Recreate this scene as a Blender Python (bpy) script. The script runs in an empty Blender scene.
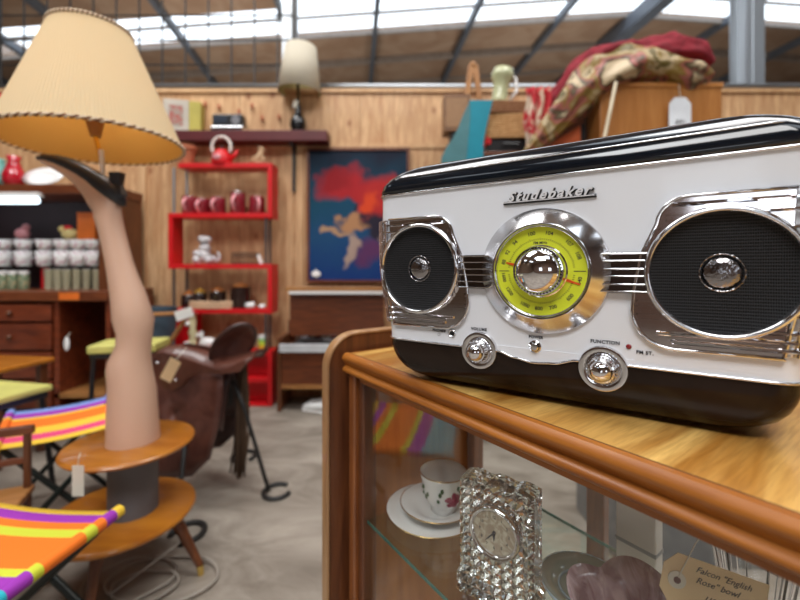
import bpy, bmesh, math, random
from mathutils import Vector, Matrix, noise
random.seed(7)
PI = math.pi; R = math.radians
sc = bpy.context.scene
COL = sc.collection
H = 1.08            # camera height
HY = 268            # pixel row of the horizon
F = 400.0           # focal length in pixels

def P(px, py, Y):
    return Vector(((px-400)/F*Y, Y, H-(py-HY)/F*Y))

# ------------------------------------------------------------------ materials
def new_mat(name):
    m = bpy.data.materials.new(name); m.use_nodes = True
    nt = m.node_tree
    for n in list(nt.nodes): nt.nodes.remove(n)
    out = nt.nodes.new('ShaderNodeOutputMaterial')
    return m, nt, out
def nd(nt, t, **kw):
    n = nt.nodes.new('ShaderNode'+t)
    for k, v in kw.items():
        if k in n.inputs: n.inputs[k].default_value = v
        else: setattr(n, k, v)
    return n
def c4(c): return (c[0], c[1], c[2], 1)
def srgb(r, g, b):
    f = lambda x: (x/255/12.92) if x/255 <= .04045 else ((x/255+.055)/1.055)**2.4
    return (f(r), f(g), f(b))
def principled(nt, out, col=(.5,.5,.5), rough=.5, metal=0, coat=0, trans=0, ior=1.5, sheen=0, spec=.5):
    p = nd(nt, 'BsdfPrincipled')
    p.inputs['Base Color'].default_value = c4(col)
    p.inputs['Roughness'].default_value = rough
    p.inputs['Metallic'].default_value = metal
    p.inputs['Coat Weight'].default_value = coat
    p.inputs['Coat Roughness'].default_value = .05
    p.inputs['Transmission Weight'].default_value = trans
    p.inputs['IOR'].default_value = ior
    p.inputs['Sheen Weight'].default_value = sheen
    p.inputs['Specular IOR Level'].default_value = spec
    nt.links.new(p.outputs[0], out.inputs[0])
    return p
def plain(name, col, rough=.5, metal=0, coat=0, trans=0, ior=1.5, var=.12, vs=8, bump=0, spec=.5):
    m, nt, out = new_mat(name)
    p = principled(nt, out, col, rough, metal, coat, trans, ior, spec=spec)
    tc = nd(nt, 'TexCoord')
    nz = nd(nt, 'TexNoise', Scale=vs, Detail=3)
    nt.links.new(tc.outputs['Object'], nz.inputs['Vector'])
    if var > 0:
        rp = nd(nt, 'ValToRGB')
        rp.color_ramp.elements[0].position = .3; rp.color_ramp.elements[1].position = .7
        rp.color_ramp.elements[0].color = c4([x*(1-var) for x in col])
        rp.color_ramp.elements[1].color = c4([min(1, x*(1+var)) for x in col])
        nt.links.new(nz.outputs['Fac'], rp.inputs['Fac']); nt.links.new(rp.outputs[0], p.inputs['Base Color'])
    if bump:
        b = nd(nt, 'Bump', Strength=bump, Distance=.005)
        nt.links.new(nz.outputs['Fac'], b.inputs['Height']); nt.links.new(b.outputs[0], p.inputs['Normal'])
    return m
def wood(name, c1, c2, axis='X', scale=6, stretch=12, rough=.4, coat=.2, dark=None, seams=None, bump=.1, knots=0):
    m, nt, out = new_mat(name)
    p = principled(nt, out, c1, rough, 0, coat)
    tc = nd(nt, 'TexCoord'); mp = nd(nt, 'Mapping')
    s = [stretch]*3; s['XYZ'.index(axis)] = 1
    mp.inputs['Scale'].default_value = s
    nt.links.new(tc.outputs['Object'], mp.inputs[0])
    nz = nd(nt, 'TexNoise', Scale=scale, Detail=6, Roughness=.6, Distortion=.6)
    nt.links.new(mp.outputs[0], nz.inputs['Vector'])
    rp = nd(nt, 'ValToRGB'); e = rp.color_ramp.elements
    e[0].position = .32; e[1].position = .68
    e[0].color = c4(c2); e[1].color = c4(c1)
    if dark:
        k = e.new(.5); k.color = c4([(a+b)/2*.92 for a, b in zip(c1, c2)])
    nt.links.new(nz.outputs['Fac'], rp.inputs['Fac'])
    last = rp.outputs[0]
    n2 = nd(nt, 'TexNoise', Scale=1.7, Detail=2)
    nt.links.new(tc.outputs['Object'], n2.inputs['Vector'])
    mx = nd(nt, 'MixRGB', blend_type='MULTIPLY'); mx.inputs[0].default_value = .35
    r2 = nd(nt, 'ValToRGB'); r2.color_ramp.elements[0].position=.35; r2.color_ramp.elements[1].position=.65
    r2.color_ramp.elements[0].color=(.62,.52,.45,1); r2.color_ramp.elements[1].color=(1,1,1,1)
    nt.links.new(n2.outputs['Fac'], r2.inputs[0])
    nt.links.new(last, mx.inputs[1]); nt.links.new(r2.outputs[0], mx.inputs[2]); last = mx.outputs[0]
    if knots:
        mk = nd(nt, 'Mapping'); mk.inputs['Scale'].default_value = (3.2, 1, 1.9)
        nt.links.new(tc.outputs['Object'], mk.inputs[0])
        v = nd(nt, 'TexVoronoi', Scale=knots); nt.links.new(mk.outputs[0], v.inputs['Vector'])
        rk = nd(nt, 'ValToRGB'); rk.color_ramp.elements[0].position=.05; rk.color_ramp.elements[1].position=.13
        rk.color_ramp.elements[0].color=(.45,.22,.12,1); rk.color_ramp.elements[1].color=(1,1,1,1)
        nt.links.new(v.outputs['Distance'], rk.inputs[0])
        m3 = nd(nt, 'MixRGB', blend_type='MULTIPLY'); m3.inputs[0].default_value=.8
        nt.links.new(last, m3.inputs[1]); nt.links.new(rk.outputs[0], m3.inputs[2]); last = m3.outputs[0]
    nt.links.new(last, p.inputs['Base Color'])
    b = nd(nt, 'Bump', Strength=bump, Distance=.002)
    nt.links.new(nz.outputs['Fac'], b.inputs['Height']); nt.links.new(b.outputs[0], p.inputs['Normal'])
    return m
def chrome(name, rough=.06, col=(.78,.78,.8)):
    m, nt, out = new_mat(name)
    p = principled(nt, out, col, rough, 1)
    tc = nd(nt, 'TexCoord'); nz = nd(nt, 'TexNoise', Scale=40, Detail=2)
    nt.links.new(tc.outputs['Object'], nz.inputs['Vector'])
    b = nd(nt, 'Bump', Strength=.03, Distance=.001)
    nt.links.new(nz.outputs['Fac'], b.inputs['Height']); nt.links.new(b.outputs[0], p.inputs['Normal'])
    return m
def thin_glass(name, tint=(.93,.97,.95), refl=1.0, extra=.03):
    m, nt, out = new_mat(name)
    tr = nd(nt, 'BsdfTransparent'); tr.inputs[0].default_value = c4(tint)
    gl = nd(nt, 'BsdfGlossy', Roughness=.01); gl.inputs[0].default_value = (refl, refl, refl, 1)
    lw = nd(nt, 'LayerWeight', Blend=.5); pw = nd(nt, 'Math', operation='POWER'); pw.inputs[1].default_value = 5
    ad = nd(nt, 'Math', operation='MULTIPLY_ADD'); ad.inputs[1].default_value = .9; ad.inputs[2].default_value = .03+extra
    mx = nd(nt, 'MixShader')
    nt.links.new(lw.outputs['Facing'], pw.inputs[0]); nt.links.new(pw.outputs[0], ad.inputs[0]); nt.links.new(ad.outputs[0], mx.inputs[0])
    nt.links.new(tr.outputs[0], mx.inputs[1]); nt.links.new(gl.outputs[0], mx.inputs[2])
    nt.links.new(mx.outputs[0], out.inputs[0])
    return m
def bands(name, cols, axis='Y', length=1.0, rough=.8, offset=0.0):
    """hard colour bands woven across a cloth, measured along one object axis"""
    m, nt, out = new_mat(name)
    p = principled(nt, out, cols[0][1], rough, 0)
    tc = nd(nt, 'TexCoord'); sx = nd(nt, 'SeparateXYZ')
    nt.links.new(tc.outputs['Object'], sx.inputs[0])
    ml = nd(nt, 'Math', operation='MULTIPLY_ADD'); ml.inputs[1].default_value = 1/length; ml.inputs[2].default_value = offset
    nt.links.new(sx.outputs['XYZ'.index(axis)], ml.inputs[0])
    rp = nd(nt, 'ValToRGB'); rp.color_ramp.interpolation = 'CONSTANT'
    e = rp.color_ramp.elements
    while len(e) > 1: e.remove(e[-1])
    e[0].position = 0; e[0].color = c4(cols[0][1])
    for pos, c in cols[1:]:
        k = e.new(pos); k.color = c4(c)
    nt.links.new(ml.outputs[0], rp.inputs[0]); nt.links.new(rp.outputs[0], p.inputs['Base Color'])
    nz = nd(nt, 'TexNoise', Scale=400, Detail=1); b = nd(nt, 'Bump', Strength=.2, Distance=.001)
    nt.links.new(tc.outputs['Object'], nz.inputs['Vector'])
    nt.links.new(nz.outputs['Fac'], b.inputs['Height']); nt.links.new(b.outputs[0], p.inputs['Normal'])
    return m
def blotch(name, cols, scale=8, rough=.7, coat=0, distort=1.5, bump=0):
    m, nt, out = new_mat(name)
    p = principled(nt, out, cols[0], rough, 0, coat)
    tc = nd(nt, 'TexCoord'); nz = nd(nt, 'TexNoise', Scale=scale, Detail=3, Distortion=distort)
    nt.links.new(tc.outputs['Object'], nz.inputs['Vector'])
    rp = nd(nt, 'ValToRGB'); e = rp.color_ramp.elements
    while len(e) > 1: e.remove(e[-1])
    e[0].position = 0; e[0].color = c4(cols[0])
    n = len(cols)
    for i, c in enumerate(cols[1:]):
        k = e.new(.34+.32*(i+.5)/max(1, n-1)); k.color = c4(c)
    nt.links.new(nz.outputs['Fac'], rp.inputs[0]); nt.links.new(rp.outputs[0], p.inputs['Base Color'])
    if bump:
        b = nd(nt, 'Bump', Strength=bump, Distance=.01)
        nt.links.new(nz.outputs['Fac'], b.inputs['Height']); nt.links.new(b.outputs[0], p.inputs['Normal'])
    return m
def emit(name, col, s):
    m, nt, out = new_mat(name)
    e = nd(nt, 'Emission', Strength=s); e.inputs[0].default_value = c4(col)
    nt.links.new(e.outputs[0], out.inputs[0]); return m

# ------------------------------------------------------------------ mesh builder
class MB:
    def __init__(s): s.bm = bmesh.new()
    def box(s, x0, x1, y0, y1, z0, z1, rot=None, piv=None):
        v = [s.bm.verts.new((x, y, z)) for x in (x0, x1) for y in (y0, y1) for z in (z0, z1)]
        for f in ((0,1,3,2),(4,6,7,5),(0,4,5,1),(2,3,7,6),(0,2,6,4),(1,5,7,3)):
            s.bm.faces.new([v[i] for i in f])
        if rot is not None:
            c = Vector(piv) if piv is not None else Vector(((x0+x1)/2, (y0+y1)/2, (z0+z1)/2))
            for q in v: q.co = c+rot@(q.co-c)
        return s
    def loft(s, rings, cap=True, closed=True):
        rs = [[s.bm.verts.new(p) for p in r] for r in rings]
        n = len(rs[0])
        for a, b in zip(rs, rs[1:]):
            for i in range(n if closed else n-1):
                j = (i+1) % n
                s.bm.faces.new((a[i], a[j], b[j], b[i]))
        if cap and closed:
            s.bm.faces.new(rs[0][::-1]); s.bm.faces.new(rs[-1])
        return s
    def grid(s, f, nu, nv):
        return s.loft([[f(i/nu, j/nv) for j in range(nv+1)] for i in range(nu+1)], cap=False, closed=False)
    def tube(s, pts, r, seg=10, cap=True, closed=False, flat=1.0):
        pts = [Vector(p) for p in pts]; n = len(pts)
        rr = r if isinstance(r, (list, tuple)) else [r]*n
        rings = []; up = None
        for i, p in enumerate(pts):
            if closed: t = pts[(i+1) % n]-pts[i-1]
            else: t = pts[min(i+1, n-1)]-pts[max(i-1, 0)]
            if t.length < 1e-9: t = Vector((0,0,1))
            t.normalize()
            if up is None:
                up = Vector((0,0,1)) if abs(t.z) < .9 else Vector((0,1,0))
            a = up-t*up.dot(t)
            if a.length < 1e-6: a = Vector((1,0,0))-t*t.x
            a.normalize(); up = a; b = t.cross(a)
            rings.append([p+a*(math.cos(2*PI*k/seg)*rr[i])+b*(math.sin(2*PI*k/seg)*rr[i]*flat) for k in range(seg)])
        if closed: rings.append(rings[0])
        if closed:
            rs = [[s.bm.verts.new(p) for p in rg] for rg in rings[:-1]]
            for q in range(n):
                A, B = rs[q], rs[(q+1) % n]
                for i in range(seg):
                    j = (i+1) % seg; s.bm.faces.new((A[i], A[j], B[j], B[i]))
            return s
        return s.loft(rings, cap)
    def cyl(s, p0, p1, r0, r1=None, seg=20):
        return s.tube([p0, p1], [r0, r0 if r1 is None else r1], seg)
    def lathe(s, prof, c=(0,0,0), seg=32, axis='Z', sq=1.0, cap=True):
        """prof: (radius, height) pairs; axis Z up or F (towards -Y)"""
        c = Vector(c); rings = []
        for r, h in prof:
            rg = []
            for k in range(seg):
                a = 2*PI*k/seg
                x, y = math.cos(a)*max(r, 1e-5), math.sin(a)*max(r, 1e-5)
                rg.append(c+(Vector((x, y*sq, h)) if axis == 'Z' else Vector((x, -h, y))))
            rings.append(rg)
        return s.loft(rings, cap)
    def prism(s, poly, y0, y1):
        """poly in X-Z, extruded along Y"""
        a = [s.bm.verts.new((x, y0, z)) for x, z in poly]; b = [s.bm.verts.new((x, y1, z)) for x, z in poly]
        n = len(poly)
        s.bm.faces.new(a); s.bm.faces.new(b[::-1])
        for i in range(n):
            j = (i+1) % n; s.bm.faces.new((a[i], b[i], b[j], a[j]))
        return s
    def sphere(s, c, r, seg=16, sc_=(1,1,1)):
        c = Vector(c); n = seg//2
        rings = [[c+Vector((math.cos(2*PI*k/seg)*math.sin(max(1e-3, min(PI-1e-3, PI*i/n)))*r*sc_[0],
                            math.sin(2*PI*k/seg)*math.sin(max(1e-3, min(PI-1e-3, PI*i/n)))*r*sc_[1],
                            -math.cos(PI*i/n)*r*sc_[2])) for k in range(seg)] for i in range(n+1)]
        return s.loft(rings)
    def mesh(s, me, M=None):
        n0 = len(s.bm.verts); s.bm.from_mesh(me); s.bm.verts.ensure_lookup_table()
        if M is not None:
            for v in s.bm.verts[n0:]: v.co = M@v.co
        return s
    def xf(s, M):
        for v in s.bm.verts: v.co = M@v.co
        return s
    def build(s, name, mat, parent=None, smooth=False, bevel=0, loc=None, seg=2, solid=0, sub=0, label=None):
        bmesh.ops.recalc_face_normals(s.bm, faces=s.bm.faces)
        me = bpy.data.meshes.new(name); s.bm.to_mesh(me); s.bm.free()
        o = bpy.data.objects.new(name, me); COL.objects.link(o)
        if mat: me.materials.append(mat)
        if parent: o.parent = parent
        if loc is not None: o.location = loc
        if solid:
            k = o.modifiers.new('s', 'SOLIDIFY'); k.thickness = solid; k.offset = 0
        if bevel:
            k = o.modifiers.new('b', 'BEVEL'); k.width = bevel; k.segments = seg; k.limit_method = 'ANGLE'; k.angle_limit = R(40)
        if sub:
            k = o.modifiers.new('u', 'SUBSURF'); k.levels = sub; k.render_levels = sub
        if smooth:
            for f in me.polygons: f.use_smooth = True
            if smooth == 'auto':
                try: me.set_sharp_from_angle(angle=R(38))
                except Exception: pass
        if label: o['label'] = label
        return o
def tag(o, label, cat, group=None, kind=None):
    o['label'] = label; o['category'] = cat
    if group: o['group'] = group
    if kind: o['kind'] = kind
    return o
def struct(o): o['kind'] = 'structure'; return o
def thing(name, label, cat, loc=(0,0,0), rz=0, group=None):
    o = bpy.data.objects.new(name, None); COL.objects.link(o)
    o.location = loc; o.rotation_euler = (0, 0, rz); o.empty_display_size = .05
    return tag(o, label, cat, group)
def copy_tree(o, parent=None):
    c = o.copy(); COL.objects.link(c)
    if parent: c.parent = parent
    for ch in list(o.children): copy_tree(ch, c)
    return c
def text_mesh(body, size, M, extrude=.0004, shear=0, offset=0, align='CENTER', space=1.0):
    cu = bpy.data.curves.new('t', 'FONT'); cu.body = body; cu.size = size; cu.extrude = extrude
    cu.shear = shear; cu.offset = offset; cu.align_x = align; cu.align_y = 'CENTER'; cu.space_character = space
    cu.resolution_u = 3
    o = bpy.data.objects.new('t', cu); COL.objects.link(o)
    dg = bpy.context.evaluated_depsgraph_get(); dg.update()
    me = bpy.data.meshes.new_from_object(o.evaluated_get(dg))
    me.transform(M)
    bpy.data.objects.remove(o); bpy.data.curves.remove(cu)
    return me
FACE = Matrix.Rotation(PI/2, 4, 'X')      # lay a text flat on a surface that looks towards -Y
def sm(a, b, x):
    t = max(0, min(1, (x-a)/(b-a))); return t*t*(3-2*t)

# palette
M_chrome = chrome('chrome'); M_chromeR = chrome('chrome_soft', .16, (.72,.72,.74))
M_steel = chrome('galvanised_steel', .45, (.5,.53,.56))
M_white = plain('radio_white', (.84,.86,.90), .28, coat=.4, var=.015)
M_lid = plain('radio_lid_black', (.006,.009,.014), .10, coat=.25, var=.1)
M_hull = blotch('radio_hull_brown', [(.009,.005,.003),(.014,.008,.005),(.02,.011,.007)], 10, .14, 0)
M_hull.node_tree.nodes['Principled BSDF'].inputs['Specular IOR Level'].default_value = .22
M_black = plain('black_plastic', (.012,.012,.013), .35)
M_iron = plain('black_iron', (.018,.017,.016), .5)
M_red = plain('red_lacquer', (.62,.004,.008), .45, var=.06)
M_maroon = plain('maroon_paint', (.09,.006,.008), .5)
M_walnut = wood('walnut', (.19,.06,.018), (.085,.024,.008), 'Z', 5, 10)
M_walnutX = wood('walnut_across', (.22,.06,.018), (.09,.022,.008), 'X', 5, 10)
M_maho = wood('mahogany', (.26,.055,.018), (.10,.018,.008), 'X', 4, 8, .35, .3)
M_oak = wood('oak', (.5,.24,.075), (.3,.12,.035), 'Z', 6, 10)
M_oakX = wood('oak_across', (.5,.24,.075), (.3,.12,.035), 'X', 6, 10)
M_rimwood = wood('varnished_rim', (.50,.18,.025), (.26,.075,.008), 'X', 4, 14, .38, .05)
M_rimwoodZ = wood('varnished_post', (.36,.12,.03), (.17,.05,.014), 'Z', 4, 14, .3, .5)
M_cream = plain('cream_cloth', (.75,.66,.48), .8)
M_paper = plain('paper', (.72,.68,.58), .9, var=.05)
M_kraft = plain('kraft_card', (.80,.60,.34), .9, var=.06)
M_china = plain('white_china', (.88,.87,.85), .15, coat=.4, var=.02)
M_gold = chrome('gold_rim', .2, (.8,.55,.25))
M_brass = chrome('brass', .2, (.85,.62,.2))
M_ink = plain('ink', (.02,.02,.03), .7)
M_terra = plain('terracotta', (.42,.13,.06), .8)
M_glass = thin_glass('pane_glass', (.98,.99,.985), 1, .01)
M_pale = plain('pale_yellow_vinyl', (.62,.60,.17), .5)
M_orange = plain('orange', (.75,.17,.02), .5)
M_cord = plain('grey_cord', (.38,.34,.29), .6)

# ------------------------------------------------------------------ setting
m, nt, out = new_mat('concrete')
p = principled(nt, out, (.3,.27,.24), .55)
tc = nd(nt, 'TexCoord'); mp = nd(nt, 'Mapping'); mp.inputs['Scale'].default_value = (1, 2.2, 1); mp.inputs['Rotation'].default_value=(0,0,.5)
nt.links.new(tc.outputs['Object'], mp.inputs[0])
n1 = nd(nt, 'TexNoise', Scale=2.2, Detail=8, Roughness=.65, Distortion=1.2); nt.links.new(mp.outputs[0], n1.inputs['Vector'])
rp = nd(nt, 'ValToRGB'); e = rp.color_ramp.elements
e[0].position=.3; e[0].color=(.17,.14,.11,1); e[1].position=.68; e[1].color=(.42,.37,.31,1)
nt.links.new(n1.outputs['Fac'], rp.inputs[0]); nt.links.new(rp.outputs[0], p.inputs['Base Color'])
M_conc = m
struct(MB().box(-9, 11, -6, 14, -.1, 0).build('floor', M_conc))

WY = 3.38
m = wood('pine_sheet', (.80,.52,.28), (.52,.26,.11), 'Z', 4, 9, .6, .05, dark=1, knots=1.6)
M_pine = m
M_pineD = wood('pine_batten', (.74,.48,.26), (.56,.32,.15), 'Z', 4, 9, .6, .05)
wt = H+(HY-93)/F*WY
w = MB()
xs = [-4.6, -3.4, -2.38, -1.36, -.34, .68, 1.7, 2.72, 3.74, 5.0]
for a, b in zip(xs, xs[1:]):
    w.box(a+.002, b-.002, WY, WY+.03, 0, wt)
w.box(-4.6, 5, WY+.03, WY+.05, 0, wt-.01)
struct(w.build('wall_back', M_pine))
struct(MB().box(-2.4, 5, WY-.012, WY, H+(HY-146)/F*WY-.02, H+(HY-146)/F*WY+.02).build('trim_1', M_pineD))
struct(MB().box(-4.6, 5, WY-.02, WY+.06, wt, wt+.03).build('trim_2', M_pineD))
for i, px in enumerate((143, 290, 300)):
    x = (px-400)/F*WY
    struct(MB().box(x-.03, x+.03, WY-.015, WY, 0, H+(HY-148)/F*WY).build('trim_%d' % (i+3), M_pineD))

M_roof = blotch('roof_sheet', [(.26,.16,.10),(.32,.21,.14),(.38,.27,.19)], 1.2, .8)
M_far = plain('far_cladding', (.22,.14,.09), .85)
def rz(x): return H+4.88+.07*min(x, 4.6)-.07*max(0, x-4.6)
ra = [-10.5, -8.8, -7.5, -6.2, -4.3, -2.25, -.5, 1.4, 3.2, 4.75, 6.6, 8.6, 11]
ry = [-6, -3.5, -1.5, .5, 2.2, 4.2, 6.2, 7.3, 8.15, 9.2, 10.4, 11.6, 14.2]
def rx(a, y): return a-.115*(y-8)
def is_sky(i, j):
    y0 = ry[j]
    if y0 in (-3.5, .5): return i % 2 == 0  # overhead openings out of view, added to let light in
    if y0 == 7.3: return True
    if y0 == 6.2: return ra[i] > -2.3
    return False
rf = MB(); wn = 0
M_skypane = None
m, nt, out = new_mat('skylight_sheet')
tr = nd(nt, 'BsdfTransparent'); tr.inputs[0].default_value=(.95,.97,1,1); tl = nd(nt, 'BsdfTranslucent'); mx = nd(nt, 'MixShader'); mx.inputs[0].default_value=.15
nt.links.new(tr.outputs[0], mx.inputs[1]); nt.links.new(tl.outputs[0], mx.inputs[2]); nt.links.new(mx.outputs[0], out.inputs[0])
M_skypane = m
for i in range(len(ra)-1):
    for j in range(len(ry)-1):
        q = [(rx(ra[i], ry[j]), ry[j]), (rx(ra[i+1], ry[j]), ry[j]), (rx(ra[i+1], ry[j+1]), ry[j+1]), (rx(ra[i], ry[j+1]), ry[j+1])]
        if is_sky(i, j):
            if ry[j] >= 6:
                wn += 1; g = MB()
                vs = [g.bm.verts.new((x, y, rz(x)+.05)) for x, y in q]; g.bm.faces.new(vs)
                struct(g.build('window_%d' % wn, M_skypane))
            continue
        lo = [rf.bm.verts.new((x, y, rz(x))) for x, y in q]; hi = [rf.bm.verts.new((x, y, rz(x)+.06)) for x, y in q]
        rf.bm.faces.new(lo); rf.bm.faces.new(hi[::-1])
        for k in range(4):
            l = (k+1) % 4; rf.bm.faces.new((lo[k], hi[k], hi[l], lo[l]))
struct(rf.build('ceiling', M_roof))
M_beam = plain('beam_paint', (.10,.12,.15), .5)
M_purlin = plain('purlin_paint', (.27,.23,.2), .6)
k = 6
for i, a in enumerate(ra[1:-1]):
    big = i in (8,)
    g = MB(); wd = .13 if big else .045; hh = .3 if big else .14
    y0, y1 = -6, 14
    pts = []
    for y in (y0, y1):
        x = rx(a, y); pts.append([(x-wd, y, rz(x)-hh-.01), (x+wd, y, rz(x)-hh-.01), (x+wd, y, rz(x)-.01), (x-wd, y, rz(x)-.01)])
    g.loft(pts); k += 1
    struct(g.build('trim_%d' % k, M_beam))
for y in [q for q in ry[1:-1] if q != 7.3]+[7.55]:
    g = MB(); wd = .05 if y in (9.2, 6.2) else (.015 if y == 7.55 else .03)
    for x0, x1 in ((-9.5, 4.6), (4.6, 11)):
        g.loft([[(x, y-wd, rz(x)-.03-wd*2), (x, y+wd, rz(x)-.03-wd*2), (x, y+wd, rz(x)-.005), (x, y-wd, rz(x)-.005)] for x in (x0, x1)])
    k += 1
    struct(g.build('trim_%d' % k, M_purlin))
struct(MB().box(-9, 11, 14, 14.1, 0, 7).build('wall_far', M_far))
M_front = blotch('brown_brick', [(.13,.07,.045),(.18,.10,.07),(.24,.16,.12)], 3, .85)
g = MB()
for a_, b_ in ((-9,-3.6),(-2.0,1.2),(2.8,11)): g.box(a_, b_, -6.1, -6, 0, 6.4)
for a_, b_ in ((-3.6,-2.0),(1.2,2.8)): g.box(a_, b_, -6.1, -6, 0, 1.2); g.box(a_, b_, -6.1, -6, 2.6, 6.4)  # unseen openings added to give the chrome bright reflections
struct(g.build('wall_front', M_front))
struct(MB().box(-9.1, -9, -6, 14, 0, 6.4).build('wall_left', M_far))
struct(MB().box(11, 11.1, -6, 14, 0, 6.4).build('wall_right', M_far))

# rail and wire mesh above the plank wall
g = MB(); zr = H+(HY-86.5)/F*3.5
g.cyl((-2.4, 3.47, zr-.015), (5, 3.47, zr-.015), .026, seg=12)
tag(g.build('pipe_rail', M_steel, smooth=True), 'long galvanised pipe rail running level just above the pine wall', 'rail')
M_wire = plain('dark_wire', (.03,.028,.027), .5)
g = MB()
for i in range(15):
    x = -3.55+i*.205
    if x < -.95: g.cyl((x, 3.56, zr-.05), (x, 3.56, zr+1.0), .008, seg=5)
for j in range(5):
    g.cyl((-3.6, 3.56, zr+j*.22), (-.95, 3.56, zr+j*.22), .008, seg=5)
g.box(-3.62,-3.58,3.57,3.6,0,zr+1.0); g.box(-.97,-.93,3.57,3.6,0,zr+.95)
tag(g.build('wire_mesh_panel', M_wire), 'dark square wire mesh screen above the wall at the upper left', 'wire mesh')
g = MB(); g.box(-3.7, -1.1, 3.51, 3.55, zr-.03, zr+.02)
tag(g.build('dark_rail', M_wire), 'dark flat bar along the foot of the wire mesh screen', 'rail')
for px, lab in ((751, 'tall grey steel column rising above the wall at the right'), (289, 'tall grey steel column rising behind the small table lamp')):
    x = (px-400)/F*3.75; g = MB(); h = .085 if px > 500 else .05
    g.box(x-h, x+h, 3.7, 3.715, 0, 5.9); g.box(x-h, x+h, 3.88, 3.895, 0, 5.9); g.box(x-.012, x+.012, 3.7, 3.89, 0, 5.9)
    g.box(x-h*.2-.01, x+h*.2, 3.69, 3.7, 0, 5.9)
    tag(g.build('steel_column', M_steel), lab, 'column', 'steel columns')

# ------------------------------------------------------------------ DISPLAY CABINET
CT = H-.152
cab = thing('display_cabinet', 'glass fronted wooden display cabinet carrying the retro radio', 'display cabinet', (-.095, .715, 0), math.atan2(-.812, .583))
L, D = 1.25, .33
m, nt, out = new_mat('veneer_top')
p = principled(nt, out, (.6,.36,.12), .3, 0, .55)
p.inputs['Coat Roughness'].default_value = .12
tc = nd(nt, 'TexCoord'); mp = nd(nt, 'Mapping'); mp.inputs['Scale'].default_value = (9, 1.6, 1); mp.inputs['Rotation'].default_value=(0,0,.25)
nt.links.new(tc.outputs['Object'], mp.inputs[0])
n1 = nd(nt, 'TexNoise', Scale=1.6, Detail=4, Distortion=.8); nt.links.new(mp.outputs[0], n1.inputs['Vector'])
mp2 = nd(nt, 'Mapping'); mp2.inputs['Scale'].default_value = (160, 12, 1); mp2.inputs['Rotation'].default_value=(0,0,.25); nt.links.new(tc.outputs['Object'], mp2.inputs[0])
n2 = nd(nt, 'TexNoise', Scale=2, Detail=4); nt.links.new(mp2.outputs[0], n2.inputs['Vector'])
rp = nd(nt, 'ValToRGB'); e = rp.color_ramp.elements; e[0].position=.36; e[0].color=(.46,.20,.035,1); e[1].position=.60; e[1].color=(.88,.55,.17,1)
nt.links.new(n1.outputs['Fac'], rp.inputs[0])
r2 = nd(nt, 'ValToRGB'); r2.color_ramp.elements[0].color=(.62,.55,.45,1); r2.color_ramp.elements[0].position=.35; r2.color_ramp.elements[1].position=.6
nt.links.new(n2.outputs['Fac'], r2.inputs[0])
mx = nd(nt, 'MixRGB', blend_type='MULTIPLY'); mx.inputs[0].default_value=.6
nt.links.new(rp.outputs[0], mx.inputs[1]); nt.links.new(r2.outputs[0], mx.inputs[2]); nt.links.new(mx.outputs[0], p.inputs['Base Color'])
M_veneer = m
MB().box(.004, L, .006, D, CT-.022, CT).build('top_board', M_veneer, cab)
MB().box(.0, L, .0045, .0062, CT-.02, CT+.0003).build('inlay_line', plain('inlay', (.08,.03,.01), .5), cab)
# moulded rim, extruded along X: two beads with a groove
def rim_prof():
    pr = [(.0045, CT+.0002)]
    for a in range(0, 9): pr.append((-.002-.0055*math.sin(PI*a/8)*1.0, CT-.0005-.017*a/8))
    pr.append((-.001, CT-.020))
    for a in range(0, 9): pr.append((.0005-.0075*math.sin(PI*a/8), CT-.0215-.015*a/8))
    pr += [(.012, CT-.0365), (.012, CT-.022), (.0045, CT-.021)]
    return pr
pr = rim_prof()
MB().loft([[Vector((x, y, z)) for y, z in pr] for x in (-.004, L)]).build('rim_moulding', M_rimwood, cab, smooth='auto')
g = MB(); g.loft([[Vector((y, x, z)) for y, z in pr] for x in (.006, D)]); g.build('rim_moulding', M_rimwood, cab, smooth='auto')
zb = .26
def post(x0, x1, y0, y1, z0=zb, z1=CT-.0365, name='post', mt=M_rimwoodZ): return MB().box(x0, x1, y0, y1, z0, z1).build(name, mt, cab, bevel=.003)
post(-.001, .019, .004, .03); post(.019, .036, .012, .04, mt=M_walnut)
post(L-.03, L, .004, .04)
post(.0, .022, D-.03, D); post(.27, .3, D-.02, D); post(L-.03, L, D-.03, D)
MB().box(.036, L-.03, .006, .03, CT-.045, CT-.0365).build('front_rail', M_rimwood, cab)
MB().box(.03, L-.03, D-.02, D, CT-.05, CT-.022).build('back_rail', M_rimwood, cab)
MB().box(.0, L, .004, D, zb-.03, zb).build('bottom_board', wood('tan_board', (.5,.33,.15), (.36,.2,.08), 'X', 4, 8), cab)
MB().box(.03, L-.03, .016, .019, zb, CT-.04).build('glass_pane', M_glass, cab, label='clear front glass pane')
g = MB()
for x in (.03, L-.05):
    for y in (.03, D-.04): g.cyl((x+.01, y, zb-.02), (x+.01, y, 0), .018, .012, seg=12)
for x, y in ((.04,.03),(.04,D-.03),(L-.04,.03),(L-.04,D-.03)):
    MB().cyl((x, y, zb-.03), (x, y, 0), .02, .013, seg=14).build('leg', M_walnut, cab, smooth='auto')
g.bm.free()
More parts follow.
